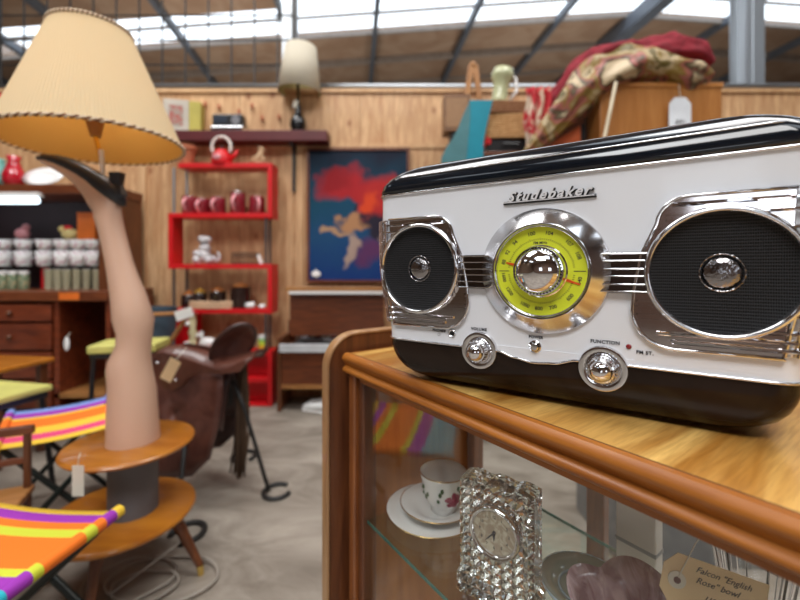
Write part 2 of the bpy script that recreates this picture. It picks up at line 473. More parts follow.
# end panel with rounded shoulder, standing proud to the front and above the top
def endpoly(ins=0):
    y0, y1, zt_, rr = -.032+ins, D, CT+.034-ins, .062-ins
    pl = [(y0, 0.0), (y0, zt_-rr)]
    for a in range(1, 12):
        t = PI/2*a/12; pl.append((y0+rr-rr*math.cos(t), zt_-rr+rr*math.sin(t)))
    pl += [(y0+rr, zt_), (y1, zt_), (y1, 0.0)]
    return pl
Mx = Matrix(((0,1,0,0),(1,0,0,0),(0,0,1,0),(0,0,0,1)))
g = MB().prism(endpoly(.004), -.034, -.016); g.xf(Mx); g.build('end_panel', M_walnut, cab, bevel=.002)
MB().box(-.0155, -.002, .036, D-.002, .02, CT-.04).build('panel_lining', wood('orange_lining', (.55,.22,.05), (.36,.12,.025), 'Z', 4, 8, .4, .2), cab)
pl = endpoly(0)[:-1]
g = MB(); pi = endpoly(.006)[:-1]
rings = []
for (a, b), (c, d) in zip(pl, pi):
    rings.append([Vector((-.036, a, b)), Vector((-.014, a, b)), Vector((-.014, c, d)), Vector((-.036, c, d))])
g.loft(rings); g.build('end_panel_edging', wood('pale_edging', (.5,.3,.14), (.34,.17,.07), 'Z', 5, 10, .35, .3), cab, smooth='auto', bevel=.002, label='light wood edge band')
# shelf
SZ = H-.44
sh = MB().box(.036, L-.03, .022, .298, SZ-.005, SZ).build('glass_shelf', thin_glass('shelf_glass', (.9,.97,.94), 1, .02), cab)
M_edge = plain('glass_edge_green', (.03,.16,.13), .15, coat=.5)
MB().box(.036, L-.03, .0205, .0218, SZ-.005, SZ).build('shelf_edge', M_edge, sh)
MB().box(.036, L-.03, .2982, .2995, SZ-.005, SZ).build('shelf_edge', M_edge, sh)

# ------------------------------------------------------------------ RADIO
def rrect(hw, yf, yb, z, r, n=8):
    pts = []
    r = min(r, hw*.99, (yb-yf)/2*.99)
    for cx, cy, a0 in ((hw-r, yf+r, -90), (hw-r, yb-r, 0), (-hw+r, yb-r, 90), (-hw+r, yf+r, 180)):
        for q in range(n+1):
            a = R(a0+90*q/n); pts.append(Vector((cx+r*math.cos(a), cy+r*math.sin(a), z)))
    return pts
rad = thing('retro_radio', 'white, black and chrome retro radio with lime dial on the display cabinet', 'radio', (.1562, .44, CT), math.atan2(-.5527, .8333))
YB = .185
def whw(z): return .2105+(.2265-.2105)*sm(.05, .17, z)
def rr_ring(z, dy=0, g=0): return rrect(whw(z)+g, 0+dy-g, YB+g, z, .021)
g = MB().loft([rr_ring(z) for z in (.056, .07, .09, .11, .13, .15, .18, .22, .252)])
body = g.build('body', M_white, rad, smooth='auto')
# dip of the white front over the hull
dipx = [(-.088,.056),(-.07,.0560),(-.049,.0553),(-.03,.0500),(-.01,.0470),(.012,.0487),(.035,.0548),(.06,.0556),(.088,.056)]
def dip(x):
    for (a, b), (c, d) in zip(dipx, dipx[1:]):
        if a <= x <= c:
            t = (x-a)/(c-a); t = t*t*(3-2*t); return b+(d-b)*t
    return .056
poly = [(-.088+.176*i/40, dip(-.088+.176*i/40)) for i in range(41)]+[(.088,.062),(-.088,.062)]
MB().prism(poly, -.0009, .004).build('front_apron', M_white, rad)
# hull
hr = [(.0558,.2108,-.0002,.022),(.046,.2105,-.0004,.022),(.036,.208,.0,.024),(.026,.2045,.002,.027),(.017,.1985,.0055,.03),(.010,.190,.0105,.034),(.0055,.180,.017,.036),(.0035,.165,.026,.04)]
g = MB().loft([rrect(a, b, YB-b*.6, z, r, 10) for z, a, b, r in hr])
g.build('base_shell', M_hull, rad, smooth='auto')
for x, y in ((-.13,.06),(.13,.06),(-.13,.14),(.13,.14)):
    MB().cyl((x, y, 0), (x, y, .0045), .012, seg=16).build('foot', M_black, rad)
# trims
def trim_path(z, g, x0=-.2, x1=.2):
    return [p for p in rrect(whw(z)+g, -g, YB+g, z, .021+g, 8)]
MB().tube(trim_path(.252, .0015), .0016, 6, closed=True).build('lid_trim', M_chrome, rad, smooth=True)
MB().tube(trim_path(.2555, .0005), .0011, 6, closed=True).build('lid_trim', M_chromeR, rad, smooth=True)
tp = []
for x in [-.18+.36*i/90 for i in range(91)]: tp.append(Vector((x, -.0012, dip(x) if abs(x) < .088 else .056)))
rp_ = rrect(.2115+.001, -.001, YB+.001, .056, .023, 8)
n9 = 9
right = rp_[0:n9]; left = rp_[3*n9:4*n9]; back = rp_[n9:3*n9]
path = tp+right+back+left
MB().tube(path, .0015, 6, closed=True).build('waist_trim', M_chrome, rad, smooth=True)
# lid
lr = [(.254,.2270,-.003,.024),(.258,.2280,-.0038,.025),(.266,.2265,-.0028,.028),(.275,.2225,.001,.034),(.283,.2145,.0075,.040),(.289,.206,.016,.044),(.2935,.195,.028,.048),(.2965,.178,.045,.05),(.298,.14,.07,.03)]
g = MB().loft([rrect(a, b, YB-b*.8, z, r, 10) for z, a, b, r in lr])
lid = g.build('lid', M_lid, rad, smooth=True)
hp = [p+Vector((0,-.0007,0)) for p in rrect(.2185, .0005, YB, .2742, .035, 10)]
MB().tube(hp, .0011, 6, closed=True).build('lid_piping', M_chromeR, lid, smooth=True)

# chrome panels round the speakers
M_grille, nt, out = new_mat('speaker_grille')
p = principled(nt, out, (.01,.01,.011), .6, 0, spec=.15)
tc = nd(nt, 'TexCoord'); sx = nd(nt, 'SeparateXYZ'); nt.links.new(tc.outputs['Object'], sx.inputs[0])
def mth(op, a, b=None):
    n = nd(nt, 'Math', operation=op)
    for i, v in enumerate((a, b)):
        if v is None: continue
        if isinstance(v, (int, float)): n.inputs[i].default_value = v
        else: nt.links.new(v, n.inputs[i])
    return n.outputs[0]
u = mth('MULTIPLY', sx.outputs['X'], 2*PI/.0032); v = mth('MULTIPLY', sx.outputs['Z'], 2*PI/.0056)
s1 = mth('MULTIPLY', mth('COSINE', u), mth('COSINE', v))
rp = nd(nt, 'ValToRGB'); rp.color_ramp.elements[0].position=.5; rp.color_ramp.elements[0].color=(.03,.03,.032,1); rp.color_ramp.elements[1].position=.75; rp.color_ramp.elements[1].color=(.002,.002,.002,1)
nt.links.new(mth('ADD', mth('MULTIPLY', mth('ABSOLUTE', s1), 1.0), .1), rp.inputs[0]); nt.links.new(rp.outputs[0], p.inputs['Base Color'])
b = nd(nt, 'Bump', Strength=.6, Distance=.0008, invert=True); nt.links.new(mth('ABSOLUTE', s1), b.inputs['Height']); nt.links.new(b.outputs[0], p.inputs['Normal'])
M_dome = chrome('ridged_dome', .15, (.32,.31,.32))
nt = M_dome.node_tree
for n in nt.nodes:
    if n.type == 'TEX_NOISE': n.inputs['Scale'].default_value = 260
    if n.type == 'BUMP': n.inputs['Strength'].default_value = .9; n.inputs['Distance'].default_value = .001
M_smoke = chrome('dark_chrome', .08, (.74,.70,.71))

def panel(sd):
    # outline in x (towards the middle), z; sd=-1 left, +1 right
    pts = []
    xo = .2075
    CZ = .1478 if sd > 0 else .1512
    top, bot = .2180, .0765
    def arc(cx, cz, r, a0, a1, n=8): return [(cx+r*math.cos(R(a0+(a1-a0)*i/n)), cz+r*math.sin(R(a0+(a1-a0)*i/n))) for i in range(n+1)]
    # right-hand panel drawn with inner edge at small x
    pts += [(xo-.012, bot), ]
    pts += arc(.086+.034, bot+.034, .034, 270, 180)
    pts += [(.0875, .13), (.0935, .165)]
    pts += arc(.106+.026, top-.026, .026, 176, 90)
    pts += [(xo-.004, top)]
    pl = [(sd*x, z) for x, z in pts]
    base = MB().prism(pl, -.003, .006).build('speaker_panel', M_smoke, rad, bevel=.001)
    # rim bead round the panel
    g = MB(); g.tube([Vector((x, -.0038, z)) for x, z in pl], .0017, 8); g.build('panel_bead', M_chrome, base, smooth=True)
    g = MB()
    # long ribs top and bottom, short ribs at the inner side, and side ribs at the outer side
    for z, xa, xb in ((.2105,.119,.206),(.0835,.117,.203),(.0905,.106,.203)):
        g.tube([Vector((sd*xa, -.004, z)), Vector((sd*(xa+.003), -.0055, z)), Vector((sd*(xb-.01), -.0055, z)), Vector((sd*xb, -.002, z))], .0017, 6)
    for z in (.199,.186,.118,.105):
        dz = z-CZ; xe = .1545-math.sqrt(max(0, .0585**2-dz*dz))
        xi = {.199:.113,.186:.108,.118:.0895,.105:.0895}[z]
        g.box(min(sd*xi, sd*xe), max(sd*xi, sd*xe), -.0052, -.002, z-.003, z-.0017)
        g.box(min(sd*xi, sd*xe), max(sd*xi, sd*xe), -.0052, -.002, z+.0017, z+.003)
        g.box(min(sd*xi, sd*(xi+.0012)), max(sd*xi, sd*(xi+.0012)), -.0052, -.002, z-.003, z+.003)
    for i in range(10):
        z = .083+i*.0147
        dz = z-CZ; xa = .1545+math.sqrt(max(0, .0585**2-dz*dz)) if abs(dz) < .0585 else .205
        xw = whw(z)
        pth = [Vector((sd*min(xa, xw-.012), -.004, z)), Vector((sd*(xw-.020), -.0040, z)), Vector((sd*(xw-.007), .0005, z)), Vector((sd*(xw+.0010), .010, z)), Vector((sd*(xw+.0025), .030, z))]
        g.tube(pth, .0017, 6)
    for i, (dx, yy) in enumerate(((-.018,-.0035),(-.009,-.0008),(-.002,.005),(.0015,.015),(.0025,.030))):
        g.tube([Vector((sd*(whw(z)+dx), yy, z)) for z in (.078,.1,.12,.15,.18,.2,.2175)], .0014, 6)
    g.build('panel_rib', M_chrome, base, smooth='auto')
    # wrap of the panel round the end of the body
    g = MB()
    rings = []
    for z in (.0785,.1,.12,.14,.17,.2,.2175):
        w_ = whw(z)+.0012
        rings.append([Vector((sd*(w_-.021+.021*math.sin(a)), .021-.0225*math.cos(a), z)) for a in [PI/2*q/8 for q in range(9)]]+[Vector((sd*w_, .05, z))])
    g.loft(rings, closed=False, cap=False); g.build('panel_wrap', M_chromeR, base, smooth=True)
    # ring, grille and dome
    cx = sd*.1545; cz = CZ
    MB().lathe([(.0588,.002),(.0588,.009),(.0576,.0120),(.0556,.0130),(.0538,.0120),(.0525,.004),(.0525,.002)], (cx,0,cz), 72, 'F', cap=False).build('speaker_ring', M_chrome, base, smooth=True)
    g = MB(); g.lathe([(.0002,.0034),(.02,.0035),(.035,.0038),(.046,.0048),(.0530,.0066)], (0,0,0), 64, 'F', cap=False)
    go = g.build('speaker_grille', M_grille, base, smooth=True, loc=(cx, 0, cz))
    MB().lathe([(.0002,.0082),(.004,.0081),(.008,.0074),(.012,.0058),(.0144,.0042),(.0144,.0034)], (cx,0,cz), 40, 'F', cap=False).build('dome_emblem', M_dome, go, smooth=True).parent = base
    MB().tube([Vector((cx+.0160*math.cos(a), -.0040, cz+.0165*math.sin(a))) for a in [2*PI*q/40 for q in range(40)]], [.0008 if q % 2 else .0004 for q in range(40)], 6, closed=True).build('emblem_ring', M_dome, base)
panel(-1); panel(1)
# three bars from dial to each panel
for sd in (-1, 1):
    g = MB()
    for z in (.1325, .1475, .1625):
        xa, xb = .058, .099
        g.box(min(sd*xa, sd*xb), max(sd*xa, sd*xb), -.0075, -.001, z+.0028, z+.0042)
        g.box(min(sd*xa, sd*xb), max(sd*xa, sd*xb), -.0075, -.001, z-.0042, z-.0028)
        g.box(min(sd*(xb-.001), sd*xb), max(sd*(xb-.001), sd*xb), -.0075, -.001, z-.0042, z+.0042)
    pn = MB().box(min(sd*.058, sd*.098), max(sd*.058, sd*.098), -.004, -.0005, .1275, .1675).build('bar_plate', chrome('dark_bar_chrome', .12, (.2,.19,.19)), rad)  # dark chrome plate behind the bars
    g.build('bar', M_chrome, pn, bevel=.0004)
# dial
DZ = .1487
dialp = MB().lathe([(.0690,.0),(.0690,.002),(.0680,.004),(.0528,.0125),(.0512,.0145),(.0498,.0143),(.0486,.012),(.0484,.006)], (0,0,DZ), 96, 'F', cap=False).build('dial_bezel', M_chromeR, rad, smooth='auto')
MB().lathe([(.0492,.0120),(.0484,.0126),(.0477,.0120),(.0474,.0076)], (0,0,DZ), 96, 'F', cap=False).build('bezel_lip', M_chrome, dialp, smooth=True)
MB().cyl((0,-.003,DZ+.062),(0,-.0075,DZ+.0605),.0012,seg=10).build('screw', M_black, dialp)
M_lime = plain('lime_dial', (.70,.76,.03), .45, coat=.2, var=.02)
lime = MB().lathe([(.0002,.0078),(.0482,.0078)], (0,0,DZ), 72, 'F', cap=False).build('dial_face', M_lime, rad)
g = MB()
DY = -.0079
def dtext(s, ang, r, size, rot=None, g=g):
    a = R(ang); x, z = r*math.cos(a), DZ+r*math.sin(a)
    ro = (ang-90) if 0 <= ang <= 180 else (ang+90)
    me = text_mesh(s, size, Matrix.Translation((x, DY, z)) @ Matrix.Rotation(-R(ro), 4, 'Y') @ FACE, .0001, offset=.00008)
    g.mesh(me)
for s, a in (('88',166),('92',150),('94',131),('100',103),('104',77),('107',45),('108',23)): dtext(s, a, .0415, .0058)
for s, a in (('1600',-170),('1200',-146),('1000',-114),('800',-92),('700',-71),('600',-42),('540',-14)): dtext(s, a, .0408, .0055)
dtext('FM MHz', 90, .0305, .0042); 
for i in range(100):
    a = 2*PI*i/100
    if abs(math.sin(a)) < .12: continue
    r0, r1 = .0335, (.0355 if i % 5 else .0362)
    q = MB(); 
    q.bm.free()
    c_, s_ = math.cos(a), math.sin(a); w2 = .00028
    vs = [g.bm.verts.new((r*c_+sg*w2*-s_, DY, DZ+r*s_+sg*w2*c_)) for r, sg in ((r0,-1),(r0,1),(r1,1),(r1,-1))]
    g.bm.faces.new(vs)
for sd in (-1, 1): g.box(min(sd*.034, sd*.0455), max(sd*.034, sd*.0455), DY-.0002, DY+.0001, DZ-.0004, DZ+.0004)
g.build('dial_marking', M_ink, lime)
M_point = plain('red_pointer', (.75,.09,.01), .4)
for a, r0, r1 in ((166, .028, .0385), (-19, .0265, .0425)):
    aa = R(a); g = MB()
    c_, s_ = math.cos(aa), math.sin(aa)
    lo = [Vector((r*c_+w_*-s_, DY-.0003, DZ+r*s_+w_*c_)) for r, w_ in ((r0,-.0017),(r1,-.0007),(r1,.0007),(r0,.0017))]
    g.loft([lo, [q+Vector((0,-.0006,0)) for q in lo]]); g.build('pointer', M_point, lime)
kb = MB().lathe([(.0285,.0078),(.0285,.0088),(.0272,.0098),(.0268,.018),(.0258,.0195),(.024,.0198)], (0,0,DZ), 60, 'F', cap=False).build('tuning_knob', M_chrome, rad, smooth='auto')
g = MB()
for i in range(44):
    a = 2*PI*i/44
    g.cyl((.0262*math.cos(a), -.0100, DZ+.0262*math.sin(a)), (.0245*math.cos(a), -.0202, DZ+.0245*math.sin(a)), .00085, seg=6)
g.build('knurling', M_black, kb)
MB().lathe([(.024,.0185),(.0235,.0215),(.0225,.0235),(.0205,.0262),(.0165,.0295),(.0115,.0322),(.006,.0336),(.0002,.034)], (0,0,DZ), 60, 'F', cap=False).build('knob_dome', M_chrome, kb, smooth=True)
# small knobs
for x, z, r in ((-.0723, .0535, .0222), (.0602, .0500, .0232)):
    q = MB().lathe([(r,-.001),(r,.003),(r*.96,.0045),(r*.80,.0050),(r*.66,.0040),(r*.62,.0035)], (x,0,z), 48, 'F', cap=False).build('control_knob', M_chrome, rad, smooth='auto')
    MB().lathe([(r*.64,.002),(r*.64,.008),(r*.60,.010),(r*.52,.0145),(r*.44,.0155)], (x,0,z), 40, 'F', cap=False).build('knob_barrel', M_chromeR, q, smooth='auto')
    g = MB()
    for i in range(26):
        a = 2*PI*i/26
        g.cyl((x+r*.635*math.cos(a), -.004, z+r*.635*math.sin(a)), (x+r*.55*math.cos(a), -.0145, z+r*.55*math.sin(a)), .0006, seg=5)
    g.build('knurling', M_chrome, q)
    MB().lathe([(r*.46,.0150),(r*.42,.0180),(r*.33,.0205),(r*.18,.0225),(.0002,.023)], (x,0,z), 32, 'F', cap=False).build('knob_tip', M_chrome, q, smooth=True)
q = MB().lathe([(.0068,-.001),(.0068,.0015),(.0055,.0025),(.005,.0012)], (-.0073,0,.0650), 28, 'F', cap=False).build('power_button', M_chrome, rad, smooth='auto')
MB().lathe([(.0049,.001),(.0047,.0045),(.0035,.0055),(.0002,.0056)], (-.0073,0,.0650), 28, 'F', cap=False).build('button_cap', M_chrome, q, smooth='auto')
q = MB().lathe([(.0052,-.001),(.0052,.0012),(.0042,.002),(.003,.0012)], (-.109,0,.0704), 28, 'F', cap=False).build('headphone_jack', M_chromeR, rad, smooth='auto')
MB().lathe([(.0031,.0008),(.0002,.0009)], (-.109,0,.0704), 20, 'F').build('socket', M_black, q)
MB().lathe([(.0027,-.0005),(.0025,.0009),(.0015,.0016),(.0002,.0018)], (.083,0,.0745), 20, 'F').build('indicator_light', plain('dark_red_lens', (.25,.005,.01), .15, coat=1), rad, smooth=True)
g = MB()
def lab(s, x, z, size):
    g.mesh(text_mesh(s, size, Matrix.Translation((x, -.0006, z)) @ FACE, .0001, offset=.00014, space=1.1))
lab('VOLUME', -.0735, .0785, .0048); lab('POWER', -.0065, .0753, .0042); lab('FUNCTION', .062, .0768, .0049)
lab('PHONES', -.1275, .0722, .0046); lab('FM ST.', .0965, .0700, .0047)
g.tube([Vector((-.1275+.0017*math.cos(a), -.0004, .0672+.0017*math.sin(a))) for a in [2*PI*i/16 for i in range(16)]], .0002, 4, closed=True)
g.build('printed_lettering', M_ink, rad)
# name script
nm = MB()
nm.mesh(text_mesh('Studebaker', .0150, Matrix.Translation((.0060, -.0018, .2316)) @ FACE, .0009, shear=.42, offset=.0009, space=1.26))
nm.tube([Vector((-.0425,-.0012,.2262)), Vector((.0545,-.0012,.2262))], .0019, 8)
nmo = nm.build('name_shadow_backing', M_black, rad)  # black bar plate plus an offset letter copy modelled as shadow
nm = MB()
nm.mesh(text_mesh('Studebaker', .0150, Matrix.Translation((.0053, -.0034, .2323)) @ FACE, .0005, shear=.42, offset=.00035, space=1.26))
nm.box(-.0425, .0525, -.0036, -.0028, .2262, .2272)
nm.build('name_script', plain('bright_silver', (.85,.85,.87), .35, metal=.15, var=0), nmo)

# ------------------------------------------------------------------ THINGS ON THE GLASS SHELF
def cabpt(x, y, z=SZ):
    v = Vector((-.095, .715, 0))+Vector((.583, -.812, 0))*x+Vector((.812, .583, 0))*y
    return Vector((v.x, v.y, z))
CR = math.atan2(-.812, .583)
c0 = Vector((.058, .715, SZ))
pl = thing('side_plate', 'gold rimmed white china plate lying under the teacup on the glass shelf', 'plate', c0)
MB().lathe([(.0002,.001),(.045,.001),(.05,.003),(.081,.0105),(.083,.0118),(.082,.0130),(.05,.0055),(.045,.004),(.0002,.0038)], seg=64).build('plate', M_china, pl, smooth=True)
MB().tube([Vector((.0825*math.cos(a), .0825*math.sin(a), .0123)) for a in [2*PI*i/64 for i in range(64)]], .0011, 6, closed=True).build('gold_rim', M_gold, pl, smooth=True)
c1 = c0+Vector((.008, .002, .0135))
sc2 = thing('saucer', 'gold rimmed white saucer stacked between the teacup and its plate', 'saucer', c1)
MB().lathe([(.0002,-.009),(.032,-.009),(.036,-.006),(.062,.0065),(.0655,.009),(.0645,.0102),(.036,-.002),(.026,-.006),(.0002,-.0062)], seg=64).build('dish', M_china, sc2, smooth=True)
MB().tube([Vector((.065*math.cos(a), .065*math.sin(a), .0096)) for a in [2*PI*i/64 for i in range(64)]], .001, 6, closed=True).build('gold_rim', M_gold, sc2, smooth=True)
c2 = c1+Vector((.012, .002, -.0055))
cup = thing('teacup', 'white china teacup with a maroon rose and gold rim', 'teacup', c2)
cprof = [(.0002,.001),(.02,.001),(.021,.0),(.023,.0),(.0215,.006),(.026,.011),(.033,.022),(.0375,.038),(.0395,.055),(.0425,.068),(.0418,.0685),(.038,.055),(.036,.038),(.0315,.024),(.024,.014),(.0002,.012)]
MB().lathe(cprof, seg=48).build('cup', M_china, cup, smooth=True)
MB().tube([Vector((.0423*math.cos(a), .0423*math.sin(a), .0685)) for a in [2*PI*i/48 for i in range(48)]], .0009, 6, closed=True).build('gold_rim', M_gold, cup, smooth=True)
MB().tube([Vector((.037+.022*math.sin(PI*t), .012, .052-.034*t+.004*math.sin(PI*t))) for t in [i/12 for i in range(13)]], .0028, 8).build('handle', M_china, cup, smooth=True)
M_rose = blotch('maroon_petals', [(.12,.004,.02),(.28,.012,.05),(.4,.06,.12)], 160, .3); M_leaf = plain('leaf_green', (.05,.1,.03), .4)
def on_cup(ang, z, k=1.0):
    a = R(ang); r = .0393 if z > .045 else .0366
    r = {0:0}.get(0) or (.033+(.0395-.033)*sm(.02,.055,z))+.0006
    return Vector((r*math.cos(a), r*math.sin(a), z))
rose = MB()
for da, dz, rr_ in ((0,0,.006),(9,.003,.0045),(-9,.002,.0045),(4,-.005,.0045),(-5,-.005,.004),(2,.006,.004),(12,-.003,.0035)):
    rose.sphere(on_cup(-72+da*1.35, .034+dz*1.4), rr_*1.4, 10, (1, .22, 1))
ro = rose.build('rose_motif', M_rose, cup, smooth=True)
lf = MB()
for da, dz in ((-22,.008),(-26,-.002),(-18,.014),(20,.012),(24,.006),(15,.016),(-62,.012),(-58,-.002),(-50,.004),(-66,.002)):
    lf.sphere(on_cup(-76+da*1.3, .034+dz*1.2), .0042, 8, (.8, .4, 1.1))
lf.build('leaf_motif', M_leaf, cup, smooth=True)

# crystal clock
M_crys = plain('lead_crystal', (.96,.95,.96), .015, trans=1, ior=1.56, var=0)
kc = cabpt(.282, .078)
clk = thing('crystal_clock', 'cut crystal mantel clock with a round chrome rimmed face', 'clock', kc, R(-34))
W2, TH, HH = .050, .017, .158
g = MB()
def cfront(i, j, NI, NJ, sgn):
    x = -W2+2*W2*i/NI; z = HH*j/NJ
    top = HH-.004+.010*math.sin(i*PI/NI*3)**2*.6
    z = min(z, top)
    w_ = 1.0+(.10 if z < .03 else 0)
    edge = i in (0, NI) or j in (0, NJ)
    fx, fz = x, z-.10
    rr2 = math.hypot(fx, fz)
    yv = TH
    if not edge and (i % 2 == 1) and (j % 2 == 1): yv += .0065
    if not edge and (i % 2 == 0) and (j % 2 == 0): yv -= .0012
    if rr2 < .036: yv = TH
    return Vector((x*w_, sgn*yv, z))
NI, NJ = 14, 24
fr = [[cfront(i, j, NI, NJ, -1) for i in range(NI+1)] for j in range(NJ+1)]
bk = [[cfront(i, j, NI, NJ, 1) for i in range(NI+1)] for j in range(NJ+1)]
rings = []
for j in range(NJ+1): rings.append(fr[j]+bk[j][::-1])
g.loft(rings, cap=False)
vs = g.bm.verts; vs.ensure_lookup_table()
nr = 2*(NI+1)
for base in (0, NJ*nr):
    for i in range(NI):
        a, b_, c_, d_ = vs[base+i], vs[base+i+1], vs[base+nr-2-i], vs[base+nr-1-i]
        try: g.bm.faces.new((a, b_, c_, d_))
        except ValueError: pass
g.build('crystal_block', M_crys, clk)
FZ = .10
def facem(prof, nm_, mt, **kw): return MB().lathe([(r*1.12, h) for r, h in prof], (0, -TH+.001, FZ), 56, 'F', cap=False).build(nm_, mt, clk, smooth='auto', **kw)
facem([(.0310,-.012),(.0310,.0060),(.0302,.0085),(.0285,.0100),(.0268,.0090),(.0262,.0075),(.0255,.0085),(.0245,.0070),(.0243,.0045)], 'chrome_rim', M_chrome)
fo = facem([(.0002,.0050),(.0246,.0050)], 'clock_face', blotch('aged_face', [(.42,.38,.26),(.55,.5,.38),(.36,.28,.2)], 60, .5))
g = MB(); fy = -TH+.001-.0053
for i in range(12):
    a = R(90-30*i); s = str(12 if i == 0 else i)
    g.mesh(text_mesh(s, .0050, Matrix.Translation((.0195*math.cos(a), fy, FZ+.0195*math.sin(a))) @ FACE, .0001, offset=.00006))
g.build('numeral', M_ink, fo)
def hand(ang, ln, w_):
    a = R(90-ang); d = Vector((math.cos(a), 0, math.sin(a))); n_ = Vector((-d.z, 0, d.x)); o_ = Vector((0, fy-.0008, FZ))
    g = MB(); lo = [o_-d*.003-n_*w_*.6, o_+d*ln*.55-n_*w_, o_+d*ln, o_+d*ln*.55+n_*w_, o_-d*.003+n_*w_*.6]
    g.loft([lo, [q+Vector((0,-.0005,0)) for q in lo]]); g.build('hand', M_ink, fo)
hand(180, .0115, .0013); hand(222, .0185, .0009)
MB().sphere((0, fy-.001, FZ), .0022, 12).build('hub', M_ink, fo, smooth=True)

# glass plate behind, pink glass bowl, crystal vase, white box, tag
M_celadon = plain('celadon_glass', (.25,.29,.22), .12, coat=.5)
dp = cabpt(.350, .168)
dsh = thing('glazed_dish', 'round celadon green glazed dish behind the pink glass bowl', 'dish', dp)
MB().lathe([(.0002,.004),(.03,.004),(.034,.012),(.056,.022),(.058,.024),(.056,.0255),(.032,.016),(.027,.0075),(.0002,.0075)], seg=56).build('dish', M_celadon, dsh, smooth=True)
g = MB(); n = 56
g.tube([Vector((.057*math.cos(2*PI*i/n), .057*math.sin(2*PI*i/n), .0245)) for i in range(n)], [.0018 if i % 2 else .0012 for i in range(n)], 6, closed=True)
g.build('beaded_rim', plain('pale_blue_glass', (.45,.6,.68), .1, coat=1), dsh, smooth=True)
g = MB(); g.tube([Vector((.033*math.cos(2*PI*i/n), .033*math.sin(2*PI*i/n), .0165)) for i in range(n)], .0016, 6, closed=True); g.build('inner_ring', plain('blue_grey_ring', (.3,.4,.45), .2), dsh, smooth=True)
bp = cabpt(.452, .108)
bwl = thing('pink_glass_bowl', 'scalloped pink purple glass bowl tilted towards the front glass', 'bowl', bp)
M_pinkg, nt, out = new_mat('pink_slag_glass')
p = principled(nt, out, (.4,.2,.25), .12, 0, .6); p.inputs['Transmission Weight'].default_value=.25
tc = nd(nt, 'TexCoord'); mp = nd(nt, 'Mapping'); mp.inputs['Scale'].default_value=(14,14,3); nt.links.new(tc.outputs['Object'], mp.inputs[0])
nz = nd(nt, 'TexNoise', Scale=3, Detail=5, Distortion=1.5); nt.links.new(mp.outputs[0], nz.inputs['Vector'])
rp = nd(nt, 'ValToRGB'); rp.color_ramp.elements[0].position=.38; rp.color_ramp.elements[0].color=(.34,.17,.20,1); rp.color_ramp.elements[1].position=.70; rp.color_ramp.elements[1].color=(.85,.66,.70,1)
nt.links.new(nz.outputs['Fac'], rp.inputs[0]); nt.links.new(rp.outputs[0], p.inputs['Base Color'])
def bowlf(r, z, a, th=0):
    lobe = abs(math.sin(a*3+.9))
    k = (r/.085)
    rr2 = r*(1+.13*(lobe-.5)*k)
    return Vector((rr2*math.cos(a), rr2*math.sin(a), z+.012*k*k*(lobe-.5)))
prf = [(.0002,.0),(.028,.0),(.03,.006),(.045,.018),(.06,.038),(.07,.062),(.078,.082),(.076,.084),(.066,.062),(.055,.040),(.04,.023),(.02,.012),(.0002,.011)]
g = MB(); g.loft([[bowlf(r, z, 2*PI*i/96) for i in range(96)] for r, z in prf])
bo = g.build('scalloped_bowl', M_pinkg, bwl, smooth=True); 
vp = cabpt(.50, .262)
vas = thing('crystal_vase', 'clear ridged crystal vase under the cabinet top beside the white box', 'vase', vp)
g = MB(); g.loft([[Vector((r*(1+.05*(k % 2))*math.cos(2*PI*k/28), r*(1+.05*(k % 2))*math.sin(2*PI*k/28), z)) for k in range(28)] for r, z in ((.028,0),(.034,.01),(.026,.03),(.034,.08),(.044,.15),(.05,.17),(.047,.17),(.04,.148),(.03,.08),(.022,.035))])
g.build('vase', M_crys, vas)
wp = cabpt(.375, .262)
wb = thing('window_reflection_box', 'upright white box in place of a window reflection behind the pink glass bowl', 'box', wp, CR)
MB().box(-.026, .026, -.012, .012, 0, .125).build('carton', M_china, wb, bevel=.002)  # white box stands in for a window's reflection in the glass
MB().box(-.0265, .0265, -.0125, .0125, .05, .055).build('band', plain('grey_band', (.35,.37,.4), .5), wb)
# handwritten tag hanging at the front glass
tg = thing('handwritten_price_tag', 'tan card tag with handwriting leaning by the pink glass bowl', 'price tag', P(657, 599, .375))
tl_ = R(0)
ww, hh_ = .084, .046
poly = [(0, .012), (.010, 0), (ww, 0), (ww, hh_), (.010, hh_), (0, hh_-.012)]
MB().prism(poly, 0, .0007).build('card', M_kraft, tg)
MB().lathe([(.0075,.0),(.0075,.0012),(.0028,.0012)], (.0125, 0, hh_/2), 24, 'F').build('ring', M_paper, tg)
MB().lathe([(.003,.0008),(.003,.0016),(.0002,.0016)], (.0125, 0, hh_/2), 16, 'F').build('eyelet', plain('red_brown_eyelet', (.1,.02,.015), .5), tg)
g = MB()
for s, x, z, sz in (('Falcon "English', .0485, .0375, .0075), ('Rose" bowl', .045, .0285, .0075), ('1K', .040, .0150, .008), ('$', .066, .012, .009)):
    g.mesh(text_mesh(s, sz, Matrix.Translation((x, -.0003, z)) @ FACE, .0001, shear=.35))
g.build('handwriting', M_ink, tg)
MB().tube([Vector((.0125, -.001, hh_/2)), Vector((.02,-.004,.06)), Vector((.03,-.006,.09)), Vector((.045,.0,.12))], .0005, 5).build('string', M_paper, tg)
tg.rotation_euler = (R(-8), R(13), R(-14))

